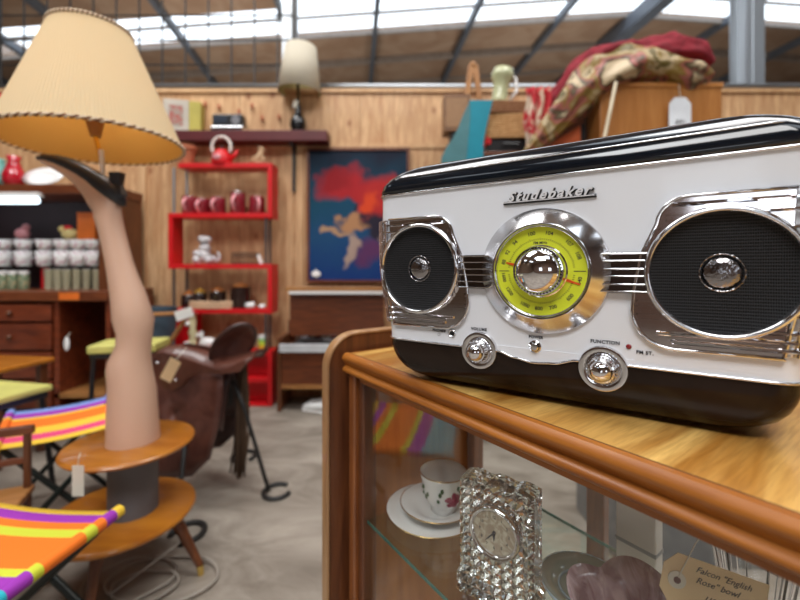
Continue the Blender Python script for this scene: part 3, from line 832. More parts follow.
# ------------------------------------------------------------------ MANNEQUIN LEG LAMP
LY = 1.40
S = LY/F
lamp = thing('leg_lamp', 'floor lamp made from an upturned mannequin leg on a two tiered table with pleated shade', 'floor lamp', (-.945, LY, 0))
def LP(px, py, dy=0):
    q = P(px, py, LY); return Vector((q.x+.945, dy, q.z))
M_skin = plain('mannequin_skin', (.72,.46,.33), .3, coat=.15, var=.03, vs=3)
prof = [(450,105,162),(446,105,162),(430,106,160.5),(410,106.5,159),(390,107.5,157.5),(378,107,155),(368,106,153),(360,107.5,152),(352,112,151.5),(344,115.5,152),(333,116,153.5),(320,112,155),(306,111,151),(292,109,146.5),(278,107,140),(262,104.5,134),(246,101.5,129.5),(230,97.5,125.5),(218,93.5,123)]
rings = []
for y, a, b_ in prof:
    c = LP((a+b_)/2, y); rx_ = (b_-a)/2*S*.84; ry_ = rx_*(1.0 if y > 300 else .92)
    rings.append([c+Vector((rx_*math.cos(2*PI*k/32), ry_*math.sin(2*PI*k/32), 0)) for k in range(32)])
# ankle and foot, turning up to the left
for (cx, cy, hw, dep, ang) in ((107,208,15.5,.042,-18),(101,199,15.5,.038,-36),(92,188,13.5,.034,-50),(82,178,11,.034,-55),(71,170.5,9,.036,-62),(60,165.5,7.5,.036,-70),(50,162,5.5,.03,-76),(43,160.5,3.2,.018,-80)):
    c = LP(cx, cy); a = R(ang)   # ring plane: normal along foot axis
    ux = Vector((math.cos(a), 0, -math.sin(a)))
    ux = Vector((math.cos(-a), 0, math.sin(-a)))
    rings.append([c+ux*(hw*.88*S*math.cos(2*PI*k/32))+Vector((0, dep*.72*math.sin(2*PI*k/32), 0)) for k in range(32)])
MB().loft(rings).build('mannequin_leg', M_skin, lamp, smooth=True)
# shoe: shell on the sole side (upper side)
M_shoe = plain('dark_shoe_leather', (.022,.023,.028), .4, coat=.2)
sh_r = []
for (cx, cy, hw, dep, ang) in ((123,206,2.5,.02,-10),(119,200,7.5,.034,-20),(113,193,10.5,.04,-36),(104,186,11,.04,-48),(94,178.5,9.5,.038,-52),(83,171.5,8.5,.04,-58),(71,165.5,8,.042,-66),(59,161,6.5,.042,-74),(48,158.5,4.8,.034,-80),(38,158,2,.014,-84)):
    c = LP(cx, cy); a = R(-ang); ux = Vector((math.cos(a), 0, math.sin(a)))
    sh_r.append([c+ux*(hw*.9*S*math.cos(2*PI*k/28))+Vector((0, dep*.75*math.sin(2*PI*k/28), 0)) for k in range(28)])
sho = MB().loft(sh_r).build('shoe', M_shoe, lamp, smooth=True)
hc = LP(117, 172.5); hb = LP(118, 196)
g = MB(); g.loft([[c+Vector((w_*x, .8*w_*y, 0)) for x, y in ((-1,-1),(1,-1),(1,1),(-1,1))] for c, w_ in ((hb, .025), (LP(117,185), .017), (hc, .021))])
g.build('shoe_heel', M_shoe, sho, bevel=.004)
def disc(z, r, name, mt, c=(0,0), t=.026):
    return MB().lathe([(.0002,-t),(r-.02,-t),(r-.006,-t*.85),(r,-t*.45),(r-.003,-.004),(r-.012,0),(.0002,0)], (c[0], c[1], z), 64).build(name, mt, lamp, smooth='auto')
M_disc = wood('turned_tabletop', (.58,.22,.022), (.38,.12,.012), 'X', 3, 5, .3, .4)
zu, zl = H-.602, H-.845
disc(zu, .200, 'upper_tabletop', M_disc, (.003,0), .02); disc(zl, .228, 'lower_tabletop', M_disc, (-.025,0))
MB().cyl((.012,0,zl), (.012,0,zu-.018), .076, .076, 40).build('drum', plain('grey_drum', (.13,.13,.14), .55), lamp, smooth='auto')
cx0 = -.022
for ang, r0, r1 in ((2,.17,.262),(-80,.15,.215),(96,.14,.2),(186,.17,.25)):
    a = R(ang); d = Vector((math.cos(a), math.sin(a), 0))
    p0 = Vector((cx0,0,zl-.02))+d*r0; p1 = Vector((cx0,0,.035))+d*r1; p2 = Vector((cx0,0,0))+d*(r1+.004)
    lg = MB().cyl(p0, p1, .021, .012, 16).build('leg', M_walnut, lamp, smooth='auto')
    MB().cyl(p1, p2, .0125, .010, 14).build('brass_ferrule', M_brass, lg, smooth='auto')
# pole & socket
MB().cyl(LP(104,186), LP(101,150), .008, seg=12).build('pole', M_china, lamp, smooth='auto', label='white pole rising from the shoe')
tilt = Matrix.Translation(LP(96,145)) @ Matrix.Rotation(R(-2.2), 4, 'Y')
sk = MB().cyl((.0,0,.03), (.0,0,.09), .016, .030, 18).build('bulb_socket', plain('amber_socket', (.35,.16,.05), .4), lamp, smooth='auto')
sk.matrix_basis = tilt
MB().cyl((.015,0,-.05), (.0,0,.03), .006, .008, 12).build('socket_stem', M_brass, sk, smooth='auto')
bu = MB().sphere((.0,0,.125), .034, 16, (1,1,1.15)).build('bulb', emit('warm_bulb', (1,.84,.55), 18), sk, smooth=True)
# shade
m, nt, out = new_mat('pleated_shade')
di = nd(nt, 'BsdfDiffuse'); di.inputs[0].default_value=(.90,.76,.50,1); tl = nd(nt, 'BsdfTranslucent'); tl.inputs[0].default_value=(.95,.80,.36,1)
mx = nd(nt, 'MixShader'); mx.inputs[0].default_value=.35; nt.links.new(di.outputs[0], mx.inputs[1]); nt.links.new(tl.outputs[0], mx.inputs[2]); nt.links.new(mx.outputs[0], out.inputs[0])
M_shade = m
m, nt, out = new_mat('shade_lining')
di = nd(nt, 'BsdfDiffuse'); di.inputs[0].default_value=(.66,.38,.11,1); tl = nd(nt, 'BsdfTranslucent'); tl.inputs[0].default_value=(.85,.52,.2,1)
mx = nd(nt, 'MixShader'); mx.inputs[0].default_value=.25; nt.links.new(di.outputs[0], mx.inputs[1]); nt.links.new(tl.outputs[0], mx.inputs[2]); nt.links.new(mx.outputs[0], out.inputs[0])
M_lining = m
NP = 150; rb, rt, hs = .272, .120, .395
def shade_ring(t, dr=0, amp=.0009):
    r = rb+(rt-rb)*t+dr
    return [Vector(((r+amp*(1 if k % 2 else -1))*math.cos(2*PI*k/(2*NP)), (r+amp*(1 if k % 2 else -1))*math.sin(2*PI*k/(2*NP)), hs*t)) for k in range(2*NP)]
so = MB().loft([shade_ring(t) for t in (0,.25,.5,.75,1)], cap=False).build('lamp_shade', M_shade, lamp); so.matrix_basis = tilt
MB().loft([shade_ring(t, -.004, .0003) for t in (0.005,.5,.995)], cap=False).build('shade_lining', M_lining, so)
for t, r in ((0, rb), (1, rt)):
    g = MB(); n = 240; mt_ = 60
    for ph in (0, PI):
        pts = [Vector(((r+.0035*math.cos(ph+mt_*a))*math.cos(a), (r+.0035*math.cos(ph+mt_*a))*math.sin(a), hs*t+.0035*math.sin(ph+mt_*a)+(.003 if t == 0 else 0))) for a in [2*PI*i/720 for i in range(720)]]
        if ph == 0: g.tube(pts, .0038, 6, closed=True)
        else: g2 = MB(); g2.tube(pts, .0032, 6, closed=True)
    g.build('rope_trim', plain('cream_cord', (.75,.6,.42), .8), so, smooth=True)
    g2.build('rope_trim', plain('brown_cord', (.22,.1,.05), .8), so, smooth=True)
g = MB()
for k in range(3):
    a = 2*PI*k/3+.3; g.cyl((.0,0,.10), (rt*math.cos(a), rt*math.sin(a), hs-.01), .002, seg=6)
g.build('shade_carrier', M_brass, so)
# paper tag hung from the upper table
t_ = thing('hanging_paper_tag', 'cream paper tag hanging from the rim of the upper round tabletop', 'price tag', P(78, 458, 1.20))
MB().box(-.018, .018, -.0006, .0006, -.115, -.022).build('card', M_paper, t_, bevel=.0004)
MB().tube([(0,0,-.022),(.002,0,0),(.0,.01,.012)], .0012, 5).build('string', M_paper, t_)
# cord on the floor
g = MB(); pts = []
for i in range(90):
    t = i/89; a = t*PI*5.2
    r = .12+.05*math.sin(3*t*PI)
    pts.append(Vector((-.86+(r+.05*t)*math.cos(a)+.10*(t-.5), 1.36+(r*.75)*math.sin(a), .010+.006*math.sin(t*40)**2)))
pts = [Vector((-.98,1.16,.01)), Vector((-.93,1.2,.01))]+pts+[Vector((-.77,1.40,.12)), Vector((-.80,1.43,.18)), Vector((-.85,1.42,.2))]
sp = []
for i in range(len(pts)-1):
    sp += [pts[i].lerp(pts[i+1], q/2) for q in (0,1)]
g.tube(sp, .0045, 8)
tag(g.build('power_cord', M_cord, smooth=True), 'grey power cord coiled on the floor under the leg lamp', 'cord')

# ------------------------------------------------------------------ STRIPED FOLDING STOOLS
BL=(.22,.35,.75); PU=(.32,.03,.42); OR=(.9,.19,.01); YE=(.85,.55,.04); PK=(.75,.06,.2); LG=(.6,.65,.04); TQ=(.02,.45,.55)
def folding_stool(corners, label, cols, name='striped_stool'):
    root = thing(name, label, 'stool', (0,0,0), 0, 'striped folding stools')
    c = [Vector(q or (0,0,0)) for q in corners]   # 0 near-left, 1 near-right, 2 far-right, 3 far-left  (rails on 0-3 and 1-2)
    o = c[0].copy(); root.location = (o.x, o.y, 0); c = [q-Vector((o.x, o.y, 0)) for q in c]
    ex = (c[3]-c[0]); ey = (c[1]-c[0])
    # seat in own axes so that the woven bands follow it
    lx, ly = ex.length, ey.length
    def f(u, v): return Vector((u*lx, v*ly, -.012*math.sin(PI*v)))
    g = MB(); g.grid(f, 12, 16)
    mt = bands('striped_cloth', cols, 'X', lx)
    so_ = g.build('seat_cloth', mt, root, smooth=True, solid=.004)
    X = ex.normalized(); Yv = (ey-X*ey.dot(X)).normalized(); Z = X.cross(Yv)
    Mt = Matrix(((X.x, Yv.x, Z.x, c[0].x), (X.y, Yv.y, Z.y, c[0].y), (X.z, Yv.z, Z.z, c[0].z), (0,0,0,1)))
    if Z.z < 0:
        Mt = Matrix(((X.x, Yv.x, -Z.x, c[0].x), (X.y, Yv.y, -Z.y, c[0].y), (X.z, Yv.z, -Z.z, c[0].z), (0,0,0,1)))
    so_.matrix_basis = Mt
    for v in (0, 1):
        h = MB().cyl((-.005, v*ly, 0), (lx+.005, v*ly, 0), .016, seg=14).build('rolled_hem', mt, so_, smooth='auto')
    for u in (.06, .94):
        a = c[0]+ex*u; b_ = c[1]+ex*u
        for p, q in ((a, b_), (b_, a)):
            foot = Vector((q.x, q.y, .0)); off_ = X*(.012 if p is a else -.012)
            MB().cyl(p+off_, Vector((q.x, q.y, .012))+off_, .011, seg=10).build('leg', plain('dark_green_black_tube', (.008,.014,.012), .4), root, smooth='auto')
    return root
cols1 = [(0,TQ),(.27,PU),(.40,LG),(.46,OR),(.72,LG),(.80,OR),(.87,PU),(.95,YE)]
folding_stool([Vector((-1.25,.75,.42)), Vector((-.81,.74,.42)), None, Vector((-1.2,1.14,.42))],
  'rainbow striped folding stool nearest the camera, purple, orange and lime bands', cols1)
cols2 = [(0,YE),(.10,PK),(.24,YE),(.42,OR),(.68,YE),(.74,PU),(.88,BL)]
folding_stool([Vector((-1.47,1.45,.42)), Vector((-1.14,1.60,.42)), None, Vector((-1.78,1.83,.42))],
  'striped folding stool with a blue edge, behind the leg lamp and small brown chair', cols2)

# ------------------------------------------------------------------ SADDLE ON HORSESHOE STAND
SX, SY = -.93, 1.95
def SPt(px, py): q = P(px, py, SY); return Vector((q.x-SX, 0, q.z))
sad = thing('leather_saddle', 'worn brown leather riding saddle sitting on the horseshoe iron stand', 'saddle', (SX, SY, 0))
M_leather = blotch('brown_leather', [(.05,.015,.01),(.085,.026,.017),(.12,.042,.028)], 9, .38, .25, bump=.15)
M_leather2 = blotch('dark_leather', [(.025,.010,.008),(.045,.016,.012),(.06,.022,.016)], 9, .4, .25)
# seat: stations along x: (px, top row, half width m, droop)
st = [(160,352,.05,.06),(168,347,.08,.07),(180,347,.085,.075),(195,350,.075,.07),(210,354,.08,.05),(222,357,.10,.035),(232,357,.12,.03),(243,355,.12,.03),(252,353,.11,.03),(258,351,.08,.02)]
def seatf(u, v):
    k = u*(len(st)-1); i = min(int(k), len(st)-2); t = k-i; t = t*t*(3-2*t)
    a, b_ = st[i], st[i+1]; q = [a[j]+(b_[j]-a[j])*t for j in range(4)]
    c = SPt(q[0], q[1]); w_ = (v*2-1)
    up = .02*w_*w_ if u > .55 else 0
    return c+Vector((0, w_*q[2], -q[3]*w_*w_+(-.0)))
g = MB(); g.grid(seatf, 36, 20); g.build('seat', M_leather, sad, smooth=True, solid=.016)
# cantle front panel (dish towards the rider) and rim roll
def cant(u, v):
    a = 2*PI*u; r = v
    c = SPt(236, 344)+Vector((0,-.03,0))
    ln, wd = .125*r*math.cos(a), .085*r*math.sin(a)
    dish = .035*(1-r*r)
    # long axis leans back and up; the dish opens towards the pommel
    ax = Vector((.70, .0, .71)); nx = Vector((-.35, .8, .35))*-1
    side = Vector((.45, .62, -.64))
    return c+ax*ln+side*wd-nx*dish*.8
MB().grid(cant, 36, 8).build('cantle', M_leather, sad, smooth=True, solid=.02)
MB().tube([cant(i/36, 1) for i in range(36)], .011, 8, closed=True).build('cantle_roll', M_leather2, sad, smooth=True)
for sgn in (-1, 1):
    # skirt
    ed = [(163,350),(176,347),(196,351),(214,357),(236,362),(257,352),(259,356),(252,364),(236,366),(214,367),(203,371),(196,379),(186,384),(175,381),(167,370)]
    pts = [SPt(x, y) for x, y in ed]
    g = MB(); vs0 = []
    poly = [(q.x, q.z) for q in pts]
    g.prism(poly, 0, .008)
    for v in g.bm.verts: v.co.y = sgn*(.10+.05*sm(-.25,.25,v.co.x)+v.co.y)
    g.build('skirt', M_leather, sad, bevel=.003)
    ed = [(158,358),(172,350),(190,360),(212,366),(232,369),(233,390),(230,420),(224,445),(208,460),(182,463),(164,458),(152,440),(148,410),(152,380)]
    pts = [SPt(x, y) for x, y in ed]
    g = MB(); n = len(pts)
    c = sum(pts, Vector())/n
    def bulge(q): return sgn*(.085+.06*sm(.72,.25,q.z)+.0)
    rg = [[c+(q-c)*s_ for q in pts] for s_ in (.001,.3,.6,.85,1)]
    for r_ in rg:
        for q in r_: q.y = bulge(q)
    g.loft(rg, cap=False)
    g.build('flap', M_leather if sgn < 0 else M_leather2, sad, smooth=True, solid=.01)
    # stirrup strap
    g = MB(); g.tube([SPt(168,352)+Vector((0,sgn*.12,0)), SPt(166,375)+Vector((0,sgn*.14,0)), SPt(172,405)+Vector((0,sgn*.165,0))], .012, 8, flat=.35); g.build('strap', M_leather2, sad, smooth=True)
for px, py in ((173,357),(190,365),(190,373)):
    q = SPt(px, py); MB().sphere((q.x, -.125, q.z), .008, 10).build('stud', M_chrome, sad, smooth=True)
g = MB(); g.grid(lambda u, v: SPt(172+60*u, 372+50*abs(v*2-1)**1.5)+Vector((0, (v*2-1)*.11, 0)), 8, 12); g.build('underpad', M_leather2, sad, smooth=True, solid=.02)
t_ = thing('saddle_price_tag', 'beige card tag tied to the front of the leather saddle', 'price tag', P(171, 369, SY-.22))
MB().box(-.026, .026, -.001, .001, -.055, .045).build('card', M_kraft, t_, bevel=.0006); t_.rotation_euler=(0,R(28),0)
MB().tube([(0,0,.045),(.0,.03,.075),(-.01,.07,.085)], .0015, 5).build('string', M_paper, t_)
# stand
std = thing('horseshoe_saddle_stand', 'black iron saddle stand with horseshoe feet below the saddle', 'stand', (SX, SY, 0))
MB().cyl((-.14,0,.52), (.13,0,.52), .014, seg=14).build('cross_bar', M_iron, std, smooth='auto')
for fx, fy, tx, oa in ((.300,-.03,.12,-60), (.0,.33,.1,200), (.03,-.33,-.1,150), (-.33,.02,-.12,60)):
    lg = MB().tube([(tx,0,.52),(tx+(fx-tx)*.3,fy*.25,.40),(tx+(fx-tx)*.7,fy*.7,.18),(fx,fy,.012)], .010, 8).build('leg', M_iron, std, smooth=True)
    n = 18; rr_ = .062
    dc = Vector((.05,-.005,0)) if fx > .3 else Vector((.04,0,0))
    pts = [Vector((fx, fy, .009))+dc+Vector((rr_*math.cos(R(oa+120)+2*PI*.80*i/n), rr_*1.05*math.sin(R(oa+120)+2*PI*.80*i/n), 0)) for i in range(n+1)]
    MB().tube(pts, .0115, 6).build('horseshoe', M_iron, lg, smooth=True)
# twine hank hanging from the stand
g = MB(); cx = P(243, 400, 2.0)
for i in range(26):
    a = random.uniform(0, 2*PI); r = random.uniform(0, .035); r2 = r*random.uniform(.8, 1.5)
    x0, y0 = cx.x+r*.6*math.cos(a), 2.0+r*.6*math.sin(a)
    g.tube([(x0, y0, .62), (x0+.01*math.sin(i), y0, .45), (cx.x+r2*math.cos(a+.5), 2.0+r2*math.sin(a+.5), .25), (cx.x-.02+r2*1.3*math.cos(a+.8), 2.0+r2*math.sin(a), random.uniform(.03,.08))], .0055, 5)
tag(g.build('rope_hank', plain('dark_twine', (.10,.055,.03), .9), smooth=True), 'brown frayed rope hank hanging down behind the saddle', 'rope')

# ------------------------------------------------------------------ SMALL BROWN CHAIR at the left edge
ch = thing('small_wooden_chair', 'small dark brown wooden slat back chair at the left edge', 'chair', (-1.43, 1.34, 0), R(25))
for x in (-.14, .14):
    MB().box(x-.010, x+.010, -.010, .010, 0, .53).build('back_leg', M_walnut, ch, bevel=.004)
    MB().box(x-.012, x+.012, -.19, -.166, 0, .30).build('leg', M_walnut, ch, bevel=.004)
MB().box(-.16, .16, -.014, .012, .50, .53).build('top_rail', M_walnutX, ch, bevel=.006)
MB().box(-.14, .14, -.008, .008, .40, .42).build('back_rail', M_walnutX, ch, bevel=.003)
for x in (-.05, .05): MB().box(x-.009, x+.009, -.005, .005, .30, .51).build('back_slat', M_walnut, ch, bevel=.002)
MB().box(-.155, .155, -.20, .02, .29, .315).build('seat', M_oakX, ch, bevel=.006)

# pale yellow topped step stools
def pale_stool(c, rz_, label, w_, d_, z, t=.05):
    r = thing('vinyl_top_stool', label, 'stool', (c[0], c[1], 0), rz_)
    MB().box(-w_, w_, -d_, d_, z-t, z).build('seat', M_pale, r, bevel=.008)
    MB().box(-w_*.95, w_*.95, -d_*.9, d_*.9, z-t-.03, z-t).build('apron', M_black, r, bevel=.003)
    for sx_ in (-1, 1):
        for sy in (-1, 1):
            MB().cyl((sx_*w_*.85, sy*d_*.8, z-t-.03), (sx_*w_*.98, sy*d_*1.0, 0), .012, seg=10).build('leg', M_black, r, smooth='auto')
    return r
pale_stool((-1.56, 2.32), R(12), 'pale yellow topped black stool behind the knee of the mannequin leg', .17, .12, .655, .045)
pale_stool((-1.98, 1.90), R(-12), 'pale yellow topped black stool under the orange wooden table at left', .22, .15, .50, .03)
tb = thing('low_wooden_table', 'orange brown wooden table at the left edge before the dark counter', 'table', (-2.4, 2.28, 0), R(-8))
MB().box(-.45, .32, -.16, .16, .52, .55).build('tabletop', M_disc, tb, bevel=.01)
for x in (-.4, .27):
    for y in (-.12, .12): MB().box(x-.02, x+.02, y-.02, y+.02, 0, .52).build('leg', M_walnut, tb, bevel=.003)

# ------------------------------------------------------------------ DARK COUNTER WITH HUTCH at left
HX0, HX1, HYf, HYb = -3.55, -2.03, 2.80, 3.30
def zz(py, Y=HYf): return H-(py-HY)/F*Y
ct = thing('shop_counter', 'dark mahogany dresser counter with drawers and open shelves at the left', 'dresser', (0, 0, 0))
ztop = zz(291)
MB().box(HX0, HX1, HYf-.03, HYb, ztop-.07, ztop).build('worktop', M_walnutX, ct, bevel=.008)
MB().box(-2.36, -2.22, HYf-.034, HYf-.03, ztop-.06, ztop-.01).build('orange_label', M_orange, ct)
MB().box(HX0, HX1, HYb-.02, HYb, 0, ztop-.07).build('back_panel', M_walnut, ct)
for x in (HX0, -3.02, -2.42, -2.06): MB().box(x, x+.035, HYf, HYb-.02, 0, ztop-.07).build('upright', M_maho, ct)
MB().box(HX0, HX1, HYf, HYb-.02, .0, .07).build('plinth', M_maho, ct)
MB().box(-2.42, -2.06, HYf, HYb-.02, .17, .2).build('lower_shelf', M_oakX, ct)
zs = [.09, .30, .50, .70, ztop-.085]
for x0, x1 in ((-3.515+.01, -3.03), (-2.98, -2.43)):
    for a, b in zip(zs, zs[1:]):
        dr = MB().box(x0, x1, HYf-.02, HYf+.02, a+.008, b-.008).build('drawer', M_maho, ct, bevel=.006)
        MB().sphere(((x0+x1)/2, HYf-.035, (a+b)/2), .018, 10).build('knob', M_walnut, dr, smooth=True)
# hutch uprights, shelves, top
zt2 = zz(181)
MB().box(HX0, -2.12, HYf+.1, HYb, zt2-.07, zt2).build('hutch_top', M_walnutX, ct, bevel=.006)
for x in (HX0, -2.20): MB().box(x, x+.07, HYf+.12, HYb, ztop, zt2-.07).build('hutch_upright', M_walnut, ct)
MB().box(HX0+.07, -2.20, HYb-.015, HYb, ztop, zt2-.07).build('hutch_back', plain('dark_back', (.03,.015,.02), .6), ct)
zm = zz(266)
MB().box(HX0+.07, -2.20, HYf+.25, HYb-.015, zm-.012, zm).build('glass_shelf', thin_glass('hutch_glass', (.85,.9,.9)), ct)
for k_, (x, y0) in enumerate(((-2.75,.08),(-2.45,.1))): pass
lf_ = thing('reflected_tube_glow', 'glowing white bar under the top of the dark dresser, in place of a reflected tube', 'light', (-3.05, HYf+.1, zz(198)-.0))
MB().cyl((-.45,0,0), (.42,0,0), .025, seg=14).build('tube', emit('reflection_glow', (.75,.9,1), 3.5), lf_, smooth='auto')  # glowing bar added in place of a fluorescent tube's reflection
MB().box(-.48,.45,-.03,.03,.025,.055).build('added_batten', M_china, lf_, bevel=.003)
# things inside the hutch
M_chinaf = blotch('flowered_china', [(.9,.89,.87),(.92,.91,.9),(.92,.91,.9),(.92,.91,.9),(.6,.3,.4)], 22, .3)
def cup_small(loc, label, grp, mt, r=.045, h=.085, rz_=0):
    t = thing('hanging_mug', label, 'mug', loc, rz_, grp)
    MB().lathe([(.0002,0),(r*.7,0),(r*.85,.01),(r,h*.5),(r*.95,h),(r*.88,h),(r*.9,h*.5),(.0002,.012)], seg=20).build('cup', mt, t, smooth=True)
    MB().tube([(r*.9+.03*math.sin(PI*i/8), 0, h*.85-h*.6*i/8) for i in range(9)], .006, 6).build('handle', mt, t, smooth=True)
    return t
def px_x(px, Y): return (px-400)/F*Y
M_pinkc = plain('pink_china', (.6,.25,.27), .3)
pos = [4, 24, 45, 63, 79, 94]
names = ['flowered white mug, first from the left edge in the dresser', 'flowered white mug under the pink ornament in the dresser', 'flowered white mug third from the left in the dresser', 'flowered white mug below the yellow hen in the dresser', 'flowered white mug below the orange box in the dresser', 'flowered white mug nearest the mannequin calf in the dresser']
Ym = HYf+.32
for px, lb_ in zip(pos, names):
    base = P(px, 265, Ym); base.z = zm
    t = cup_small((base.x, Ym, zm), lb_, 'flowered mugs in the dresser', M_chinaf, .06, .12, R(-40))
    # a matching bowl-shaped cup stands on it
    t2 = thing('flowered_bowl', lb_.replace('flowered white mug', 'small flowered bowl on the mug'), 'bowl', (base.x, Ym, zm+.121), 0, 'flowered bowls in the dresser')
    MB().lathe([(.0002,0),(.03,0),(.05,.03),(.062,.085),(.057,.085),(.045,.03),(.0002,.012)], seg=20).build('bowl', M_chinaf, t2, smooth=True)
o = MB().sphere((0,0,.05), .05, 14, (1.1,.8,.9)).sphere((.03,0,.10), .028, 10)
q = P(20, 232, Ym)
tag(o.build('pink_ornament', M_pinkc, smooth=True, loc=(q.x, Ym+.02, zm+.206)), 'pink china ornament above the mugs in the dresser', 'ornament')
q = P(68, 225, Ym)
hn = thing('hen_ornament', 'yellow china hen with a red comb in the dresser', 'ornament', (q.x, Ym+.02, zm+.206))
MB().sphere((0,0,.045), .05, 14, (1.3,.8,.9)).sphere((-.06,0,.085), .028, 10).build('hen_body', plain('hen_yellow', (.75,.6,.25), .4), hn, smooth=True)
MB().sphere((-.02,0,.095), .035, 10, (1.2,.4,.6)).build('comb', M_red, hn, smooth=True)
q = P(84, 232, Ym)
bx = thing('orange_shade_box', 'orange square lampshade box in the dresser beside the mannequin ankle', 'box', (q.x+.03, Ym+.04, zm+.206))
MB().box(-.07,.07,-.06,.06,0,.21).build('carton', M_orange, bx, bevel=.004)
MB().box(-.072,.072,-.062,.062,.19,.212).build('lid', M_orange, bx, bevel=.003)
M_tallg = plain('straw_glass', (.62,.58,.40), .1, trans=.45, coat=.3)
for k_, px in enumerate((49, 58, 67, 77, 87, 97)):
    x = px_x(px, Ym-.05)
    t = thing('tall_tumbler', 'straw coloured tall glass tumbler on the dresser worktop', 'glass', (x, Ym-.05, ztop), 0, 'straw coloured tumblers')
    MB().lathe([(.0002,.0),(.026,.0),(.030,.15),(.027,.15),(.024,.01),(.0002,.01)], seg=18).build('tumbler', M_tallg, t, smooth='auto')
    MB().tube([(.029*math.cos(a), .029*math.sin(a), .15) for a in [2*PI*i/18 for i in range(18)]], .0015, 5, closed=True).build('rim', M_china, t)
for k_, (px, lb_) in enumerate(((3,'jar with white lid on the dresser worktop by the left edge'),(13,'middle jar with white lid on the dresser worktop'),(24,'jar with white lid next to the straw coloured tumblers'))):
    t = thing('storage_jar', 'dark '+lb_, 'jar', (px_x(px, Ym-.05), Ym-.05, ztop), 0, 'jars on the dresser worktop')
    MB().lathe([(.0002,0),(.033,0),(.035,.01),(.035,.10),(.028,.115),(.0002,.115)], seg=18).build('jar_body', blotch('jar_mix%d' % k_, [(.08,.05,.02),(.4,.35,.2),(.1,.2,.12)], 30, .15, 1), t, smooth='auto')
    MB().lathe([(.0002,.115),(.032,.115),(.032,.14),(.0002,.142)], seg=18).build('lid', M_china, t, smooth='auto')
t = thing('red_canister', 'small red canister behind the jars in the dresser', 'canister', (px_x(40, Ym), Ym+.05, ztop)); MB().lathe([(.0002,0),(.03,0),(.03,.15),(.02,.17),(.0002,.17)], seg=16).build('canister', M_red, t, smooth='auto'); MB().lathe([(.0002,.17),(.022,.17),(.018,.19),(.0002,.19)], seg=16).build('stopper', M_gold, t, smooth='auto')
# on top of the hutch
Yt = HYf+.25
t = thing('red_vase', 'round red glass vase on top of the dresser', 'vase', (px_x(14,Yt), Yt, zt2))
MB().lathe([(.0002,0),(.04,0),(.07,.05),(.072,.10),(.05,.16),(.035,.2),(.05,.24),(.042,.24),(.03,.2),(.0002,.19)], seg=24).build('vase', plain('red_glass', (.5,.005,.02), .1, coat=1), t, smooth=True)
t = thing('turquoise_jug', 'turquoise jug on top of the dresser at the left edge', 'jug', (px_x(-3,Yt), Yt, zt2))
MB().lathe([(.0002,0),(.05,0),(.07,.06),(.06,.16),(.045,.2),(.05,.22),(.04,.22),(.0002,.2)], seg=24).build('jug', plain('turquoise_glaze', (.2,.5,.45), .2), t, smooth=True)
MB().tube([(.05+.05*math.sin(PI*i/8),0,.18-.12*i/8) for i in range(9)], .009, 6).build('handle', plain('turquoise_glaze_handle', (.2,.5,.45), .2), t, smooth=True)
t = thing('white_platter', 'leaning white oval platter on top of the dresser beside the red vase', 'platter', (px_x(43,Yt), Yt+.02, zt2+.004), 0)
g = MB().lathe([(.0002,.005),(.10,.005),(.15,.02),(.153,.024),(.10,.012),(.0002,.012)], seg=40); g.xf(Matrix.Translation((0,0,.075)) @ Matrix.Rotation(R(62),4,'X') @ Matrix.Scale(.56,4,(0,1,0))); g.build('platter', M_china, t, smooth=True)
g = MB().tube([(.12*math.cos(a), .12*.56*math.sin(a)*.6, .075+.12*.56*math.sin(a)*.9) for a in [2*PI*i/30 for i in range(30)]], .002, 4, closed=True); g.build('painted_band', M_gold, t)
t = thing('white_door_pull_tag', 'white oval tag hanging on the dark dresser drawers', 'price tag', (px_x(66,HYf-.06), HYf-.055, zz(344,HYf-.06)))
MB().sphere((0,0,0), .045, 14, (.45,.12,1.1)).build('card', M_china, t, smooth=True)
MB().tube([(0,0,.045),(.0,.02,.065),(0,.035,.07)], .002, 5).build('string', M_paper, t)
t = thing('red_poster', 'bright red poster on the wall at the far left', 'poster', (px_x(-2,WY), WY-.004, zz(98,WY)))
MB().box(-.12,.155,-.003,.003,-.1,.06).build('sheet', plain('signal_red', (.9,.02,.01), .5), t)
MB().box(-.09,.13,-.004,-.003,-.08,-.07).build('printed_band', M_paper, t)

# ------------------------------------------------------------------ RED STEPPED SHELF UNIT
RYf, RYb = 3.12, 3.28
def rxp(px): return (px-400)/F*RYf
def rzp(py): return H-(py-HY)/F*RYf
rs = thing('red_shelf_unit', 'bright red stepped shelf unit on steel rails against the pine wall', 'shelf unit', (0, 0, 0))
zb_ = [rzp(163), rzp(213), rzp(264), rzp(309)]
xl, xr_ = rxp(168), rxp(272)
def board(x0, x1, z, t=.036): MB().box(x0, x1, RYf, RYb, z-t, z).build('shelf', M_red, rs, bevel=.002)
def side(x, z0, z1, t=.03): MB().box(x, x+t, RYf, RYb, z0, z1).build('side_panel', M_red, rs, bevel=.002)
board(rxp(178), xr_, zb_[0]); board(xl, xr_, zb_[1]); board(xl, xr_, zb_[2]); board(xl, xr_, zb_[3])
side(xr_-.035, zb_[1], zb_[0]-.036, .035); side(xl, zb_[2], zb_[1]-.036, .035); side(xr_-.035, zb_[3], zb_[2]-.036, .035)
side(xl+.0, rzp(352)-.0, zb_[3]-.036, .035); 
MB().box(rxp(172), rxp(192), RYf+.02, RYb, rzp(352), rzp(314)).build('end_panel', M_red, rs, bevel=.002)
board(rxp(172), xr_, rzp(351)); side(xr_-.035, 0.0, rzp(351)-.036, .035); board(rxp(225), xr_-.035, rzp(378)); board(rxp(172), xr_-.035, rzp(404))
MB().box(rxp(236), xr_-.035, RYb-.02, RYb, rzp(404), rzp(351)-.036).build('back_panel', M_red, rs)
